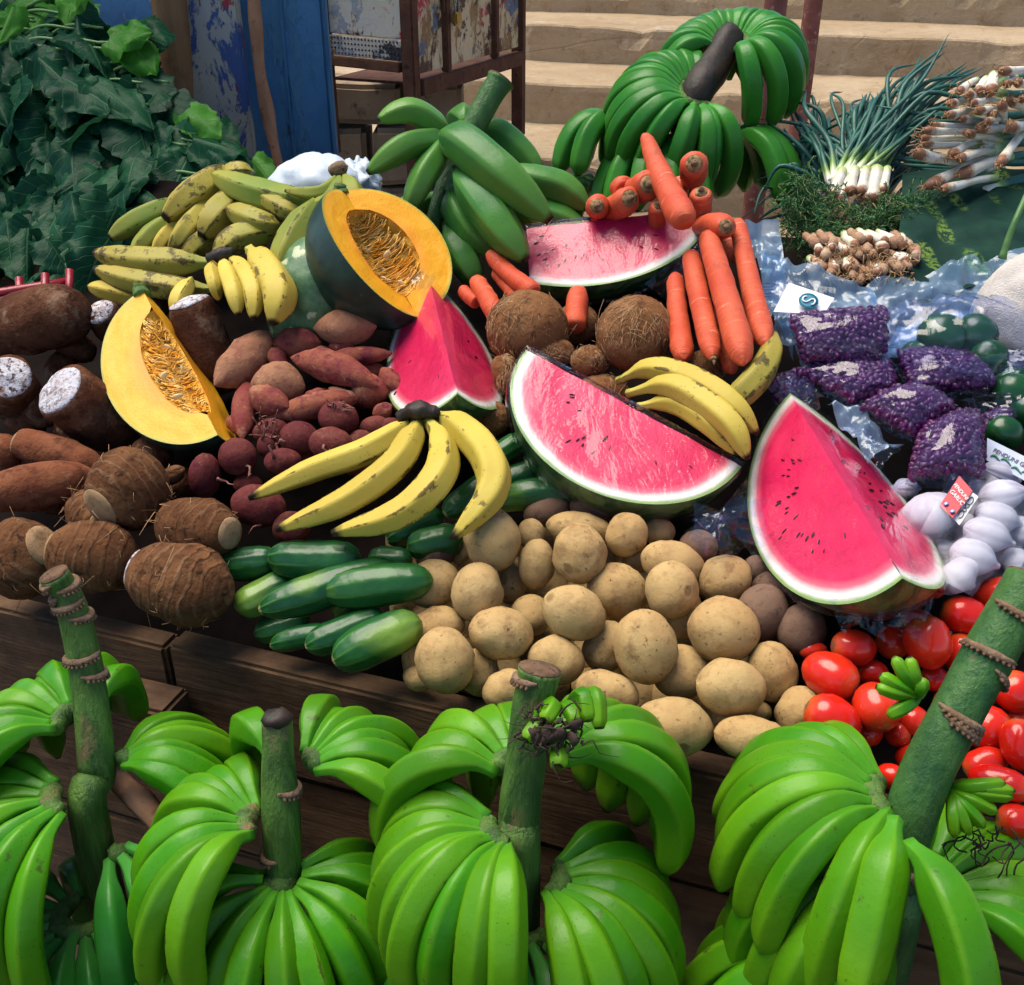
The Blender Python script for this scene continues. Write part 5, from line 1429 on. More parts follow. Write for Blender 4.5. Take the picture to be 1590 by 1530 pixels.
wedge('watermelon_quarter', 'wrapped pink watermelon slice lying in the centre above the potatoes', 'watermelon', (0.1275,1.0440,1.0270), (0.8353,-0.4572,-0.3052), (0.4360,0.2130,0.8744), .1338, .1207, 1.577, seeds=14)
wedge('watermelon_quarter', 'largest wrapped watermelon wedge at right above the tomatoes', 'watermelon', (0.3106,0.8936,1.0261), (0.0569,-0.9966,-0.0603), (-0.1704,-0.0693,0.9829), .1663, .1093, 1.670, seeds=26)
wedge('watermelon_quarter', 'wrapped magenta watermelon piece with one straight cut end, on top of the coconuts', 'watermelon', (0.1011,1.4002,1.1326), (0.9915,-0.0383,0.1244), (-0.1162,0.1698,0.9786), .1566, .1042, 1.599, t0=-.527, seeds=24)
wedge('pumpkin_wedge', 'yellow pumpkin wedge with stringy seeds leaning on the yams at left', 'pumpkin', (-0.4070,1.2119,1.0154), (0.4893,-0.8013,-0.3444), (0.4164,-0.1323,0.8995), .1415, .0942, 1.737, cav=(.70, .42), flesh='pumpkin_flesh', rind='pumpkin_skin_dark', wrap=False)
wedge('pumpkin_half', 'dark green pumpkin cut open showing orange pulp beside the plantain bunch', 'pumpkin', (-0.1674,1.3294,1.1115), (0.4919,-0.5831,-0.6465), (0.5586,-0.3582,0.7481), .100, .0935, 3.75, cav=(.68, .52), flesh='pumpkin_flesh', rind='pumpkin_skin_dark', wrap=False)
c = pile(492, 458, .045)
o = lathe('pumpkin', c + Vector((-.01, -.01, -.075)), c + Vector((.01, .01, .075)), [(0, .02), (.03, .04), (.12, .055), (.3, .064), (.5, .066), (.7, .06), (.88, .042), (.97, .024), (1, .008)], M['pumpkin_skin_pale'], amp=.03, nr=28, ns=36, lobes=10, lobe=.05)
tag(o, 'whole green pumpkin speckled with cream, under the cut pumpkin', 'pumpkin')
# loose film tails and knots of the wrapped melons
def crumple(name, P00, P10, P01, P11, nx, ny, amp, mat, parent=None, freq=9.0, sag=0.0, nrm=None):
    P00, P10, P01, P11 = map(Vector, (P00, P10, P01, P11))
    nrm = Vector(nrm) if nrm is not None else (P10 - P00).cross(P01 - P00).normalized()
    sd_ = random.random() * 40
    V = []
    uv = []
    for i in range(ny):
        for j in range(nx):
            u, v = j / (nx - 1), i / (ny - 1)
            p = P00.lerp(P10, u).lerp(P01.lerp(P11, u), v)
            k = (abs(nz((p.x, p.y, p.z), freq, sd_)) * 1.6 + .7 * abs(nz((p.x, p.y, p.z), freq * 2.6, sd_ + 5)) + .3 * nz((p.x, p.y, p.z), freq * 6, sd_ + 8) - .5)
            V.append(p + nrm * (amp * k) + (P10 - P00) * (.05 * nz((p.x, p.y, p.z), freq, sd_ + 11)) - nrm * sag * math.sin(math.pi * u) * math.sin(math.pi * v))
            uv.append((u, v))
    return mesh_obj(name, V, grid_faces(ny, nx), M[mat], parent, uv=uv)
mel = [o for o in bpy.data.objects if o.name.startswith('watermelon_quarter')]
mel.sort(key=lambda o: o.name)
def tail(parent, cx, cy, d, tips, w=.012):
    c = at(cx, cy, d)
    for (x, y) in tips:
        e = at(x, y, d - .01 + random.uniform(-.01, .02))
        ax = (e - c)
        sdv = ax.cross(FW).normalized()
        crumple('film_tail', c - sdv * .004, c + sdv * .004, e - sdv * w * random.uniform(1, 2), e + sdv * w * random.uniform(1, 2), 9, 9, .010, 'bag_film', parent, 60)
tail(mel[1], 1120, 800, 1.02, [(1078, 800), (1075, 840), (1110, 862), (1150, 858), (1185, 850), (1190, 800), (1175, 775), (1100, 830)])
tail(mel[3], 1085, 380, 1.36, [(1060, 450), (1030, 462), (1075, 420), (1108, 325)], .016)
tail(mel[0], 655, 450, 1.30, [(645, 422), (662, 425)], .008)
tail(mel[2], 1225, 625, 1.16, [(1215, 592), (1245, 595), (1270, 615), (1240, 590)], .014)
tail(mel[2], 1370, 930, .93, [(1300, 965), (1340, 975), (1390, 972), (1440, 958)], .012)
# ------------------------------------------------------------------ leafy greens
def leaf(parent, base, d, nrm, L, Wd, mat, droop=.5, name='leaf'):
    d = Vector(d).normalized()
    nrm = Vector(nrm)
    nrm = (nrm - d * nrm.dot(d)).normalized()
    sd_ = random.random() * 60
    ns, nw = 15, 11
    V, uv = [], []
    p = Vector(base)
    dd_ = d.copy()
    fold = random.uniform(.05, .9)
    roll = random.uniform(-.5, .5)
    for i in range(ns):
        s = i / (ns - 1)
        side = dd_.cross(nrm).normalized()
        wprof = (math.sin(math.pi * min(1, s * .93 + .07) ** .72) ** .85) * (1 + .10 * math.sin(s * 34)) + .01
        for j in range(nw):
            w = -1 + 2 * j / (nw - 1)
            edge = abs(w)
            off = fold * edge * Wd * wprof * .8 + .55 * Wd * nz((s * 2.2, w * 1.1, 0), 1.6, sd_) * edge + .06 * Wd * math.sin(s * 13 + w * 4) * edge
            V.append(p + side * (w * Wd * wprof * (1 - .18 * fold)) + nrm * (-off) + nrm * roll * w * Wd * .3 - d * (.16 * L * edge * edge * (1 - s)))
            uv.append((.5 + .5 * w, s))
        dd_ = (dd_ + Vector((0, 0, -1)) * (droop / ns) + nrm * .02 * nz((s * 4, 0, 0), 1, sd_)).normalized()
        nrm = (nrm - dd_ * nrm.dot(dd_)).normalized()
        p = p + dd_ * (L / (ns - 1))
    return mesh_obj(name, V, grid_faces(ns, nw), M[mat], parent, uv=uv)
gr = empty('leafy_greens', pile(110, 420, 0))
tag(gr, 'big heap of dark leafy greens at the upper left', 'greens')
OUT = [(0, 0), (128, 0), (150, 45), (205, 50), (245, 105), (262, 150), (300, 172), (335, 200), (345, 222), (392, 245), (420, 290), (330, 275), (258, 300), (185, 335), (178, 395), (145, 415), (100, 420), (60, 425), (0, 420)]
def inside(x, y):
    c = False
    for i in range(len(OUT)):
        (x1, y1), (x2, y2) = OUT[i - 1], OUT[i]
        if (y1 > y) != (y2 > y) and x < (x2 - x1) * (y - y1) / (y2 - y1) + x1: c = not c
    return c
def gdepth(x, y):
    return 1.62 + .42 * (430 - y) / 430 + .10 * abs(x - 120) / 280
def edge_top(x):
    return np.interp(x, [-80, 128, 150, 205, 245, 262, 300, 345, 392, 420], [-40, -20, 45, 55, 105, 150, 172, 222, 245, 290])
nl = 0
random.seed(23)
while nl < 260:
    x, y = random.uniform(-70, 400), random.uniform(-30, 425)
    if not (inside(max(x, 1), max(y, 1))): continue
    layer = 0 if nl < 100 else 1 if nl < 190 else 2
    p = at(x, y, gdepth(x, y) + (.10, .05, 0.0)[layer] + random.uniform(-.02, .02))
    aim = random.gauss(0, .55)
    dirv = (RT * (math.sin(aim) * .9 + .25 * (x - 110) / 250) - UP * (.9 if y > 60 else .4) * math.cos(aim) - FW * random.uniform(.1, .7))
    nrm = (-FW * random.uniform(.1, 1.0) + Vector((0, 0, random.uniform(.1, 1.2))) + RT * random.uniform(-1.0, 1.0))
    size = random.uniform(.075, .15)
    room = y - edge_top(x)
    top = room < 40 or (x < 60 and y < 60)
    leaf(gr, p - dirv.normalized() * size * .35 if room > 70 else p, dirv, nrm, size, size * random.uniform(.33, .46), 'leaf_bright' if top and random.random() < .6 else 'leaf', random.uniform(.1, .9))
    nl += 1
for (x, y, ax, ay, L, w, mt) in ((20, 10, -.2, -.8, .09, .03, 'leaf_bright'), (60, 90, .7, -.6, .13, .05, 'leaf'), (95, 120, .9, -.5, .17, .05, 'leaf'), (170, 60, .8, .1, .09, .045, 'leaf_bright'), (195, 60, .6, -.6, .10, .045, 'leaf_bright'), (290, 170, .7, -.5, .09, .04, 'leaf_bright'), (300, 215, .95, -.25, .11, .045, 'leaf'), (110, 300, .25, -.9, .10, .042, 'leaf'), (340, 230, .7, -.6, .10, .035, 'leaf'), (110, -5, .5, .1, .08, .035, 'leaf_bright'), (150, 130, .9, -.6, .14, .045, 'leaf'), (10, 340, .2, -.9, .10, .04, 'leaf')):
    leaf(gr, at(x, y, gdepth(x, y) - .05), RT * ax + UP * ay - FW * .25, -FW * .8 + Z3 * .8, L, w, mt, .25)
for i in range(26):
    x0, y0 = random.uniform(0, 330), 0
    y0 = edge_top(x0) + random.uniform(5, 120)
    P = [at(x0 - 90, y0 + 60, gdepth(x0, y0) + .06), at(x0 - 30, y0 + 10, gdepth(x0, y0) + .0), at(x0 + 30, y0 + 12, gdepth(x0, y0) - .02)]
    tube('stem', P, [(0, .005), (1, .0025)], M['leaf_stem'], gr, ns=7, n=12)
# ------------------------------------------------------------------ red crate and white bag behind
rc = empty('plastic_crate', pile(40, 455, 0))
tag(rc, 'red plastic crate half hidden behind the yams at left', 'crate')
for k, (y0, hh) in enumerate(((444, .010), (454, .008), (462, .008), (474, .008), (488, .008))):
    a, b = at(-40, y0 + 18, 1.56), at(112, y0 - 6, 1.60)
    tube('rail', [a, b], lambda t: hh * .8, M['red_plastic'], rc, ns=8, n=4)
for x in (-10, 30, 70, 108):
    tube('post', [at(x, 430 - (x - 40) * .16, 1.585), at(x, 520, 1.57)], lambda t: .006, M['red_plastic'], rc, ns=8, n=4)
def lump(name, c, rx, ry, rz, mat, amp=.25, freq=3, parent=None, seed=1, nu=40, nv=26):
    V = []
    for i in range(nv):
        th = math.pi * i / (nv - 1)
        for j in range(nu):
            ph = 2 * math.pi * j / nu
            d = Vector((math.sin(th) * math.cos(ph), math.sin(th) * math.sin(ph), math.cos(th)))
            k = 1 + amp * (abs(nz(d, freq, seed)) * 1.3 - .3 + .4 * abs(nz(d, freq * 2.5, seed + 3)))
            V.append(Vector(c) + Vector((d.x * rx, d.y * ry, d.z * rz)) * k)
    return mesh_obj(name, V, grid_faces(nv, nu, True), M[mat], parent)
o = lump('plastic_bag', at(492, 292, 1.66), .075, .06, .050, 'white_plastic', .13, 2.0, None, 4)
tag(o, 'bright white plastic bag behind the plantain pile', 'bag')
o = lump('plastic_bag', at(556, 285, 1.68), .035, .05, .034, 'white_plastic', .4, 3, None, 9)
tag(o, 'small pale bag corner left of the green plantain bunch', 'bag')
# ------------------------------------------------------------------ bags of red beans
zb = lambda x, y: (1100 + x / 3.06, 440 + y / 3.06)
def bean_bag(corners, h, bulge, label, nb, name='bean_bag'):
    """corners (pixels): top left, top right, bottom right, bottom left"""
    C4 = [pile(*zb(x, y), h + dh) for (x, y, dh) in corners]
    c = sum(C4, Vector()) / 4
    root = empty(name, c - Z3 * .02)
    tag(root, label, 'bag of beans', 'clear bags of red beans')
    nrm = (C4[1] - C4[0]).cross(C4[0] - C4[3]).normalized()
    if nrm.z < 0: nrm = -nrm
    nrm = (nrm + (CAM - c).normalized() * .35).normalized()
    sd_ = random.random() * 40
    def surf(u, v, k=1.0, side=1):
        p = C4[0].lerp(C4[1], u).lerp(C4[3].lerp(C4[2], u), v)
        e = (max(0, 1 - (2 * u - 1) ** 2) ** .55) * (max(0, 1 - (2 * v - 1) ** 2) ** .55)
        pin = 1 - .07 * (1 - e)
        p = c + (p - c) * pin
        return p + nrm * side * bulge * e * k * (1 + .12 * nz((u * 3, v * 3, 0), 1, sd_))
    n = 30
    V = []
    for side in (1, -1):
        for i in range(n):
            for j in range(n):
                u, v = j / (n - 1), i / (n - 1)
                ee = min(u, 1 - u, v, 1 - v)
                wr = abs(nz((u * 5 + v * 2, v * 6 - u * 3, side), 1.6, sd_)) * .007 * (1.0 if ee < .15 else .35)
                V.append(surf(u, v, 1.0, side * (1 if side > 0 else .8)) + nrm * side * (.0025 + wr))
    f = grid_faces(n, n) + [tuple(reversed(q)) for q in grid_faces(n, n, False, n * n)]
    mesh_obj('film', V, f, M['bag_film'], root)
    ac = Acc()
    m = int(math.sqrt(nb) * .9)
    for i in range(m):
        for j in range(m):
            for lay in (0, 1):
                u = (j + .5 + random.uniform(-.42, .42) + .5 * lay) / m
                v = (i + .5 + random.uniform(-.42, .42)) / m
                if not (.07 < u < .93 and .07 < v < .93): continue
                ax = Vector((random.gauss(0, 1), random.gauss(0, 1), random.gauss(0, .5)))
                ac.add(*ell_data(surf(u, v, .90 - .16 * lay) - nrm * .003, ax, .0074, .0048, 8, 6, .8))
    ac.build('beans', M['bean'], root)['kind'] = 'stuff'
    return root
bean_bag([(345, 150, .03), (890, 100, .03), (850, 390, .0), (430, 400, .0)], .07, .030, 'bag of red beans standing highest, next to the blue plastic bag', 420)
bean_bag([(355, 420, .0), (880, 345, .0), (900, 520, .0), (690, 590, .0)], .06, .026, 'flat bag of red beans just below the highest one', 300)
bean_bag([(870, 320, .0), (1240, 330, .0), (1420, 505, .0), (930, 560, .0)], .055, .030, 'pointed bag of red beans at right below the green peppers', 380)
bean_bag([(690, 595, .0), (960, 490, .0), (1200, 590, .0), (960, 755, .0)], .075, .032, 'shiny diamond shaped bag of red beans in the middle', 330)
bean_bag([(1000, 700, .0), (1300, 590, .0), (1320, 950, .0), (920, 960, .0)], .07, .040, 'bulging bag of red beans resting on the garlic', 420)
bean_bag([(1270, 650, .0), (1470, 580, .0), (1440, 700, .0), (1310, 740, .0)], .03, .020, 'small bag of red beans at right behind the bulging one', 110)
bean_bag([(270, 480, .0), (460, 400, .0), (520, 560, .0), (330, 600, .0)], .02, .020, 'bag of red beans half hidden behind the large watermelon wedge', 130)
# ------------------------------------------------------------------ green peppers in a bag
pb = empty('pepper_bag', pile(1500, 530, 0))
tag(pb, 'shiny clear bag of dark green peppers behind the bean bags', 'bag of peppers')
for (x, y, rx, ry, a, l) in ((1462, 522, 38, 34, 20, 2.0), (1515, 520, 34, 32, 60, 1.8), (1535, 555, 30, 28, 20, 1.4), (1440, 550, 30, 26, 0, 1.2), (1490, 560, 34, 28, 0, .8), (1575, 610, 34, 30, 30, .8), (1420, 548, 20, 18, 0, .6)):
    blob('pepper', x, y, rx, ry, a, l, M['pepper'], parent=pb, base=.03, amp=.08, lobes=4, lobe=.10)
c = pile(1492, 535, .065)
lump('film', c, .085, .060, .052, 'bag_film', .22, 2.2, pb, 13, 60, 40)
tail(pb, 1556, 545, dep(c) - .02, [(1590, 575), (1580, 600), (1560, 590), (1600, 560)], .012)
for k, (x, y, r) in enumerate(((1572, 600, 36), (1560, 672, 30), (1598, 640, 34))):
    o = blob('pepper', x, y, r, r * .85, 30, .8, M['pepper'], base=.02, amp=.08, lobes=4, lobe=.1)
    tag(o, ('dark pepper at the right edge beside the shiny pepper bag', 'dark pepper just above the garlic label at the right edge', 'dark pepper cut off by the right edge between the others')[k], 'pepper')
# ------------------------------------------------------------------ garlic
zg = lambda x, y: (1380 + x / 5.467, 660 + y / 5.467)
GPR = [(0, .10), (.03, .32), (.10, .62), (.22, .88), (.40, 1), (.58, .96), (.72, .78), (.83, .50), (.90, .28), (.95, .20), (1, .17)]
GA = [(360,770,180,210,70,1.5,'garlic bulb nearest the watermelon wedge, under the red tag'),(980,590,190,120,-10,2.0,'upper garlic bulb in the net at right'),(930,790,190,120,15,2.0,'garlic bulb in the net, second from top'),(850,940,200,130,20,2.2,'broad garlic bulb in the middle of the net'),(730,1130,200,140,20,2.2,'lower garlic bulb in the net above the tomatoes'),(600,1290,130,170,40,2.2,'lowest garlic bulb touching the tomatoes'),(960,420,160,90,20,1.0,'garlic bulb just below the printed label'),(470,1050,100,75,0,.6,'garlic bulb peeping out beside the melon rind'),(720,660,110,90,0,.6,'garlic bulb right of the red tag'),(640,860,130,110,0,.4,'garlic bulb in shade below the red tag'),(1080,1160,110,110,0,.8,'garlic bulb at the right edge'),(1120,1300,100,80,0,1.0,'garlic bulb at the lower right edge by the tomatoes'),(160,540,120,80,0,.2,'garlic bulb under the bulging bean bag'),(900,660,120,100,0,.0,'garlic bulb deep in the net'),(780,560,120,90,0,.2,'garlic bulb between the net and bean bag'),(1130,900,100,120,0,1.0,'garlic bulb at the right edge inside the net')]
for (x, y, rx, ry, a, l, lb) in GA:
    px, py = zg(x, y)
    o = blob('garlic_bulb', px, py, rx * 1.1 / 5.467, ry * 1.1 / 5.467, a, l, M['garlic'], prof=GPR, base=.025, amp=.04, nr=22, ns=30, lobes=7, lobe=.15)
    tag(o, lb, 'garlic', 'garlic bulbs in the net at right')
nb = empty('net_bag', pile(1500, 820, 0))
tag(nb, 'fine white net stretched over the garlic at right', 'net')
def net_patch(cx, cy, hw, hh, ang):
    V, uv = [], []
    n = 40
    for i in range(n):
        for j in range(n):
            u, v = -1 + 2 * j / (n - 1), -1 + 2 * i / (n - 1)
            x, y = u * hw, v * hh
            px, py = cx + x * math.cos(ang) - y * math.sin(ang), cy + x * math.sin(ang) + y * math.cos(ang)
            hgt = 0.028
            for (gx, gy, rx, ry, a, l, lb) in GA:
                qx, qy = zg(gx, gy)
                r = (rx + ry) / 2 / 5.467
                d = math.hypot(px - qx, py - qy) / r
                if d < 1.15: hgt = max(hgt, .025 + l * .022 + m_px(pile(px, py), r) * math.sqrt(max(0, 1.32 - d * d)))
            V.append((px, py, hgt)); uv.append((.5 + .5 * u, .5 + .5 * v))
    hh_ = np.array([q[2] for q in V]).reshape(n, n)
    for _ in range(3):
        pad = np.pad(hh_, 1, mode='edge')
        hh_ = np.maximum(hh_, (pad[:-2, 1:-1] + pad[2:, 1:-1] + pad[1:-1, :-2] + pad[1:-1, 2:]) / 4)
    return mesh_obj('mesh_sleeve', [pile(q[0], q[1], h_ + .006) for q, h_ in zip(V, hh_.ravel())], grid_faces(n, n), M['net'], nb, uv=uv)
net_patch(1520, 830, 82, 90, .5)
def quad_card(name, pts, mat, parent, th=.0008):
    Q = [Vector(p) for p in pts]
    n_ = (Q[1] - Q[0]).cross(Q[3] - Q[0]).normalized()
    if n_.dot(CAM - Q[0]) < 0: n_ = -n_
    V = Q + [q - n_ * th for q in Q]
    return mesh_obj(name, V, [(0, 1, 2, 3), (7, 6, 5, 4), (0, 4, 5, 1), (1, 5, 6, 2), (2, 6, 7, 3), (3, 7, 4, 0)], M[mat], parent, smooth=False), n_
def text(body, parent, p0, ex, ey, size, mat, align='LEFT'):
    cu = bpy.data.curves.new('lettering', 'FONT')
    cu.body = body
    cu.size = size
    cu.align_x = align
    cu.extrude = .0002
    cu.materials.append(M[mat])
    tmp = bpy.data.objects.new('tmp', cu)
    me = bpy.data.meshes.new_from_object(tmp)
    bpy.data.objects.remove(tmp)
    o = bpy.data.objects.new('lettering', me)
    COL.objects.link(o)
    ex = Vector(ex).normalized(); ez = ex.cross(Vector(ey)).normalized(); ey = ez.cross(ex)
    o.rotation_euler = Matrix([[ex.x, ey.x, ez.x], [ex.y, ey.y, ez.y], [ex.z, ey.z, ez.z]]).to_euler()
    o.parent = parent
    o.location = Vector(p0) - wloc(parent)
    return o
# red tag
hg = .085
T4 = [pile(*zg(600, 432), hg + .012), pile(*zg(712, 560), hg + .012), pile(*zg(542, 790), hg), pile(*zg(430, 685), hg)]
tg_ = empty('price_tag', (T4[2] + T4[3]) / 2)
tag(tg_, 'red paper tag with white lettering tucked among the garlic', 'tag')
o, tn = quad_card('card', T4, 'paper_red', tg_)
ex = (T4[1] - T4[0]).normalized()
ey = (T4[0] - T4[3]).normalized()
wd, ht = (T4[1] - T4[0]).length, (T4[0] - T4[3]).length
b0 = (T4[0] + T4[1]) / 2 + tn * .0007
text('FENDUNI', tg_, b0 - ey * ht * .32, ex, ey, wd * .235, 'paper_white', 'CENTER')
text('GARLIC', tg_, b0 - ey * ht * .52, ex, ey, wd * .27, 'paper_white', 'CENTER')
for s in (-.24, .24):
    p = b0 + ex * wd * s - ey * ht * .82
    V, f, T = ell_data(p, ey, wd * .12, wd * .11, 12, 8, .1, tn.cross(ey))
    mesh_obj('garlic_print', V, f, M['ink_navy'], tg_)
    V, f, T = ell_data(p + tn * .0012 - ey * wd * .02, ey, wd * .07, wd * .07, 10, 6, .1, tn.cross(ey))
    mesh_obj('garlic_print', V, f, M['paper_blue'], tg_)
S4 = [pile(*zg(715, 575), hg + .006), pile(*zg(760, 610), hg + .006), pile(*zg(600, 850), hg - .006), pile(*zg(548, 795), hg - .006)]
quad_card('side_flap', S4, 'paper_white', tg_)
sx, sy = (S4[2] - S4[1]).normalized(), (S4[1] - S4[0]).normalized()
for k in range(3):
    p = S4[0].lerp(S4[3], .25 + .25 * k).lerp(S4[1].lerp(S4[2], .25 + .25 * k), .5) + tn * .001
    pts = [p + sx * .004 * math.cos(w) + sy * .0022 * math.sin(w * (1 + k % 2)) for w in np.linspace(0, 5.2, 10)]
    tube('print_squiggle', pts, lambda t: .0004, M['ink_black'], tg_, ns=4, n=16)
# printed label of the net
hl = .065
L4 = [pile(*zg(835, 110), hl), pile(*zg(1280, 330), hl), pile(*zg(1240, 520), hl - .01), pile(*zg(830, 300), hl - .01)]
lb_ = empty('printed_label', L4[3])
tag(lb_, 'pale lilac printed label with black capitals above the garlic', 'label')
o, tn = quad_card('card', L4, 'paper_blue', lb_)
ex, ey = (L4[1] - L4[0]).normalized(), (L4[0] - L4[3]).normalized()
text('FENDUNI GARLIC', lb_, L4[0] + ex * .006 - ey * .012 + tn * .0008, ex, ey, .0062, 'ink_black')
for k in range(7):
    p = L4[3] + ex * (.004 + .011 * k) + ey * (.006 + .002 * math.sin(k * 2)) + tn * .0008
    tube('print_leaf', [p, p + ex * .005 + ey * .003, p + ex * .011 - ey * .001], [(0, .0006), (.5, .0016), (1, .0005)], M['ink_green'], lb_, ns=5, n=8)
# ------------------------------------------------------------------ clear blue plastic bag under the spring onions
cbg = empty('plastic_bag', pile(1340, 480, 0))
tag(cbg, 'large clear bluish plastic bag with a round printed mark, under the spring onions', 'bag')
zh = lambda x, y, h: pile(1140 + x / 3.533, 330 + y / 3.533, h)
crumple('film', zh(60, 20, .10), zh(250, 30, .10), zh(200, 560, .06), zh(330, 780, .03), 34, 44, .022, 'bag_blue', cbg, 16)
crumple('film', zh(150, 180, .085), zh(760, 430, .05), zh(230, 720, .05), zh(860, 640, .045), 44, 34, .018, 'bag_blue', cbg, 16)
crumple('film', zh(740, 400, .05), zh(1640, 170, .05), zh(800, 760, .04), zh(1620, 540, .04), 60, 40, .020, 'bag_blue', cbg, 14)
crumple('film', zh(900, 620, .03), zh(1500, 470, .03), zh(820, 800, .02), zh(1500, 800, .02), 40, 30, .016, 'bag_blue', cbg, 14)
K4 = [zh(300, 385, .093), zh(550, 470, .085), zh(490, 560, .080), zh(215, 545, .085)]
o, tn = quad_card('label_card', K4, 'paper_white', cbg)
cL = zh(407, 492, .0895) + tn * .002
ex, ey = (K4[1] - K4[0]).normalized(), tn.cross((K4[1] - K4[0]).normalized()).normalized()
rr = m_px(cL, 14.5)
tube('logo_ring', [cL + ex * rr * math.cos(w) + ey * rr * math.sin(w) for w in np.linspace(0, 2 * math.pi, 25)], lambda t: rr * .06, M['ink_blue'], cbg, ns=6)
V, f, T = ell_data(cL, tn, .0003, rr, 20, 5)
mesh_obj('logo_disc', V, f, M['ink_blue'], cbg)
sp = [(.62, .50), (.50, .72), (.1, .80), (-.3, .74), (-.5, .5), (-.35, .22), (0, .06), (.36, -.12), (.52, -.42), (.34, -.70), (-.05, -.80), (-.42, -.72), (-.6, -.46)]
Q = [cL + (ex * y * .9 + ey * -x * .75) * rr * .92 + tn * .0012 for x, y in sp]
tube('logo_letter', Q, lambda t: rr * .09, M['paper_white'], cbg, ns=6, n=40)
for k in range(7):
    p = K4[0].lerp(K4[3], .12 + .12 * k) + (K4[0] - K4[1]).normalized() * .012
    tube('print_line', [p, p + (K4[0] - K4[1]).normalized() * .014 - UP * .004], lambda t: .0005, M['ink_navy'], cbg, ns=4, n=3)
crumple('film', zh(215, 330, .098), zh(560, 420, .095), zh(190, 580, .09), zh(560, 590, .085), 26, 20, .006, 'cling_film', cbg, 18)
o = crumple('plastic_film', pile(*zb(560, 560), .07), pile(*zb(700, 600), .07), pile(*zb(760, 820), .08), pile(*zb(930, 780), .07), 30, 30, .016, 'bag_blue', None, 22)
o2 = crumple('plastic_film', pile(*zb(640, 620), .075), pile(*zb(760, 740), .08), pile(*zb(820, 900), .07), pile(*zb(925, 770), .07), 26, 26, .016, 'bag_film', o, 26)
o2.name = 'loose_fold'
tag(o, 'crumpled clear film between the large watermelon wedge and the bean bags', 'plastic film')
o = crumple('plastic_film', pile(*zb(1180, 560), .06), pile(*zb(1500, 490), .06), pile(*zb(1230, 620), .05), pile(*zb(1500, 640), .05), 30, 20, .012, 'bag_film', None, 24)
tag(o, 'loose clear film at the right edge over the bean bags', 'plastic film')
# ------------------------------------------------------------------ dark cloth and sack at right
o = crumple('patterned_cloth', at(1400, 268, 1.50), at(1700, 250, 1.46), pile(1380, 450, .04), pile(1720, 440, .04), 50, 36, .018, 'cloth', None, 5)
tag(o, 'dark green cloth with small yellow green flowers under the leek bundle', 'cloth')
o = lump('sack', pile(1630, 500, .03), .085, .07, .085, 'sack', .12, 2, None, 6)
tag(o, 'rough pale woven sack at the right edge', 'sack')
o = tube('green_stem', [pile(1556, 402, .06), pile(1566, 370, .08), pile(1580, 335, .10), pile(1600, 290, .11)], [(0, .0055), (.1, .004), (1, .0035)], M['leaf_stem'], ns=8, n=14)
tag(o, 'single green stalk standing on the plastic bag at the right edge', 'stalk')
# ------------------------------------------------------------------ spring onions
def onions(label, base, d0, tips, nblade, r=.0032, bulbs=None, spread=14):
    root = empty('spring_onion_bunch', at(*base, d0))
    tag(root, label, 'spring onions')
    for i in range(nblade):
        tx, ty, dz = random.choice(tips)
        tx += random.gauss(0, spread); ty += random.gauss(0, spread)
        bx, by = base[0] + random.uniform(-38, 38), base[1] + random.uniform(-10, 12)
        p0, p3 = at(bx, by, d0 + random.uniform(-.015, .02)), at(tx, ty, d0 + dz + random.uniform(-.04, .04))
        p1 = p0.lerp(p3, .33) + Vector((random.gauss(0, .006), random.gauss(0, .006), random.gauss(.008, .006)))
        p2 = p0.lerp(p3, .68) + Vector((random.gauss(0, .012), random.gauss(0, .01), random.gauss(.012, .01)))
        if random.random() < .25: p3 = p3 + Vector((random.gauss(0, .03), 0, -.03))
        k = random.uniform(.8, 1.3)
        tube('blade', [p0, p1, p2, p3], [(0, r * 1.25 * k), (.2, r * k), (.6, r * .95 * k), (.9, r * .5 * k), (1, r * .08)], M['onion'], root, ns=7, n=18)
    return root
def bulb(root, A, B, r, name='bulb', hairs=6):
    tube(name, [A, A.lerp(B, .3), A.lerp(B, .6) + Vector((0, 0, .002)), B], [(0, r * .55), (.05, r * .95), (.2, r * 1.1), (.5, r * .85), (1, r * .8)], M['onion_bulb'], root, ns=12, n=14, amp=.08, seed=random.random() * 30)
    if hairs:
        ac = Acc()
        d = (A - B).normalized()
        for i in range(hairs):
            q = [A]
            for s in range(3): q.append(q[-1] + (d * .4 + Vector((random.gauss(0, .7), random.gauss(0, .7), random.gauss(0, .7)))) * .0045)
            ac.tube(q, lambda t: .0006, ns=3)
        ac.build('root_hairs', M['fibre'], root)['kind'] = 'stuff'
d0 = 1.47
o1 = onions('bunch of spring onions with blue green leaves fanning up over the steps', (1325, 285), d0, [(1465, 75, .10), (1440, 110, .12), (1420, 130, .10), (1400, 150, .12), (1330, 130, .14), (1340, 150, .14), (1290, 150, .14), (1300, 180, .16), (1380, 120, .12), (1510, 115, .10), (1255, 215, .12), (1360, 150, .14)], 74, .0034)
for (x, y, x2, y2, r) in ((1292, 308, 1308, 265, 10), (1318, 302, 1328, 262, 9), (1336, 303, 1345, 262, 9), (1352, 315, 1362, 262, 12), (1370, 300, 1378, 262, 8), (1300, 315, 1318, 275, 9), (1344, 312, 1350, 270, 8), (1310, 318, 1316, 300, 6)):
    A, B = at(x, y, d0 - .03), at(x2, y2, d0 - .01)
    bulb(o1, A, B, r * d0 / F)
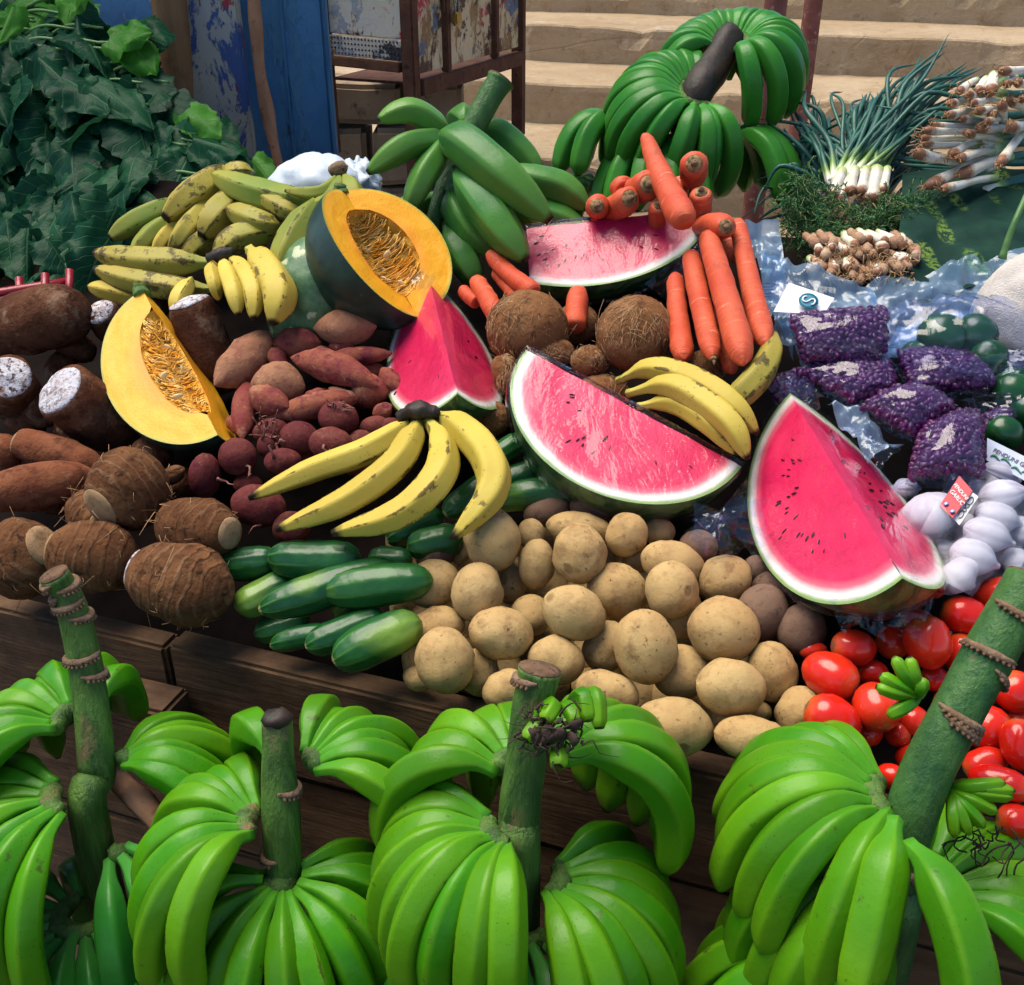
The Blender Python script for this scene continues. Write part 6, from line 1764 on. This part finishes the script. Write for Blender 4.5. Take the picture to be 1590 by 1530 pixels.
o2 = onions('second spring onion bunch behind, leaves drooping left beside the bananas', (1290, 300), d0 + .10, [(1235, 165, .05), (1215, 200, .04), (1225, 240, .04), (1195, 270, .0), (1240, 200, .06), (1205, 300, .0), (1260, 170, .08), (1185, 320, -.02), (1420, 220, .06), (1440, 200, .08), (1400, 240, .04), (1230, 340, -.03)], 60, .0034)
o3 = onions('third spring onion bunch with its muddy root ends showing below the thyme', (1340, 330), d0 + .06, [(1420, 200, .1), (1440, 215, .1), (1400, 190, .1), (1430, 240, .05)], 22, .0034)
rnd = random.Random(5)
for i in range(90):
    x, y = rnd.uniform(1256, 1428), rnd.uniform(372, 444)
    if y > 448 - abs(x - 1340) * .30: continue
    A = pile(x, y, .045 + rnd.uniform(-.012, .012))
    B = A + UP * .020 + FW * .035 + RT * rnd.uniform(-.014, .014)
    r = rnd.uniform(5.5, 8.5) * dep(A) / F
    k_ = rnd.random()
    tube('bulb', [A, A.lerp(B, .3), A.lerp(B, .6), B], [(0, r * .5), (.05, r * .95), (.2, r * 1.15), (.5, r), (1, r * .8)], M['onion_root' if k_ < .7 else 'onion_bulb'], o3, ns=10, n=10, amp=.22, seed=rnd.random() * 30)
ac = Acc()
for i in range(160):
    q = [pile(rnd.uniform(1262, 1420), rnd.uniform(380, 436), .055)]
    for s_ in range(3): q.append(q[-1] + Vector((rnd.gauss(0, 1), rnd.gauss(-.3, .6), rnd.gauss(-.3, 1))) * .0045)
    ac.tube(q, lambda t: .0006, ns=3)
ac.build('root_hairs', M['fibre'], o3)['kind'] = 'stuff'
# leek-like bundle at the right
lk = empty('leek_bundle', at(1560, 230, 1.40))
tag(lk, 'bundle of muddy white leek ends pointing left at the right edge', 'leeks')
zl = lambda x, y: (1380 + x / 6.952, 80 + y / 6.952)
LK = [(460,790,860,830,34),(370,850,780,890,42),(340,930,780,960,40),(350,1000,760,1030,34),(270,1090,640,1210,62),(660,1120,860,1000,52),(740,1160,1000,1090,50),(400,1460,900,1200,66),(760,1330,1130,1180,66),(1190,1220,1360,960,56),(1300,820,1480,820,62),(830,880,1080,950,46),(960,830,1240,850,50),(760,720,1000,780,42),(640,690,820,660,52),(650,560,800,560,48),(740,440,880,340,46),(960,440,1020,330,52),(1100,440,1120,300,68),(940,640,1120,640,46),(1220,560,1230,740,56),(1300,520,1440,640,52),(1260,360,1330,300,48),(1200,210,1480,220,50),(1380,330,1470,380,50),(1100,700,1200,640,52),(1430,520,1500,500,44),(560,1490,960,1390,50),(880,560,1080,540,46),(1040,760,1180,740,46),(840,470,980,500,50)]
for (x, y, x2, y2, r) in LK:
    j = random.uniform(-.015, .015)
    A = at(*zl(x, y), 1.38 + j)
    B = at(*zl(x2 + (x2 - x) * .5, y2 + (y2 - y) * .3), 1.43 + j)
    bulb(lk, A, B, r / 6.952 * 1.38 / F, 'leek', 7)
for i in range(16):
    y = random.uniform(110, 300)
    tube('green_blade', [at(1530, y, 1.43), at(1600, y - random.uniform(-10, 25), 1.46), at(1720, y - random.uniform(-20, 60), 1.50)], [(0, .006), (1, .005)], M['onion'], lk, ns=7, n=10)
for i in range(14):
    y = random.uniform(150, 250)
    tube('green_blade', [at(1560, y + 20, 1.50), at(1450, y + random.uniform(-20, 30), 1.50), at(1380 + random.uniform(-20, 30), y + random.uniform(-10, 60), 1.52)], [(0, .004), (.8, .003), (1, .0006)], M['onion'], lk, ns=6, n=12)
# ------------------------------------------------------------------ thyme
def thyme(label, blobs, seed):
    rn = random.Random(seed)
    root = empty('thyme_bunch', at(blobs[0][0], blobs[0][1], blobs[0][4]))
    tag(root, label, 'herbs')
    tw, lv = Acc(), Acc()
    for (cx, cy, rx, ry, d, n) in blobs:
        for i in range(n):
            a, q = rn.uniform(0, 2 * math.pi), math.sqrt(rn.random())
            p = at(cx + rx * q * math.cos(a), cy + ry * q * math.sin(a), d + rn.uniform(-.03, .03))
            v = Vector((rn.gauss(0, 1), rn.gauss(-.3, .6), rn.gauss(-.2, 1))).normalized()
            Q = [p]
            for s in range(6):
                v = (v + Vector((rn.gauss(0, .45), rn.gauss(0, .45), rn.gauss(0, .45)))).normalized()
                Q.append(Q[-1] + v * .006)
                for k in range(5):
                    w = Vector((rn.gauss(0, 1), rn.gauss(0, 1), rn.gauss(0, 1))).normalized()
                    e = w.cross(v).normalized() * .0009
                    b = Q[-1] - v * .006 * rn.random()
                    lv.add([b - e * .4, b + w * .0024 - e, b + w * .0046, b + w * .0024 + e], [(0, 1, 2, 3)])
            tw.tube(Q, lambda t: .0006, ns=3)
    tw.build('twigs', M['herb_twig'], root)['kind'] = 'stuff'
    lv.build('leaves', M['herb'], root)['kind'] = 'stuff'
thyme('bushy thyme bunch left of the spring onion bulbs', [(1252, 325, 40, 52, 1.42, 190), (1280, 360, 36, 34, 1.42, 100)], 3)
thyme('bushy thyme bunch right of and below the spring onion bulbs', [(1410, 345, 48, 42, 1.43, 190), (1345, 350, 50, 26, 1.43, 150), (1440, 355, 30, 36, 1.45, 70)], 4)
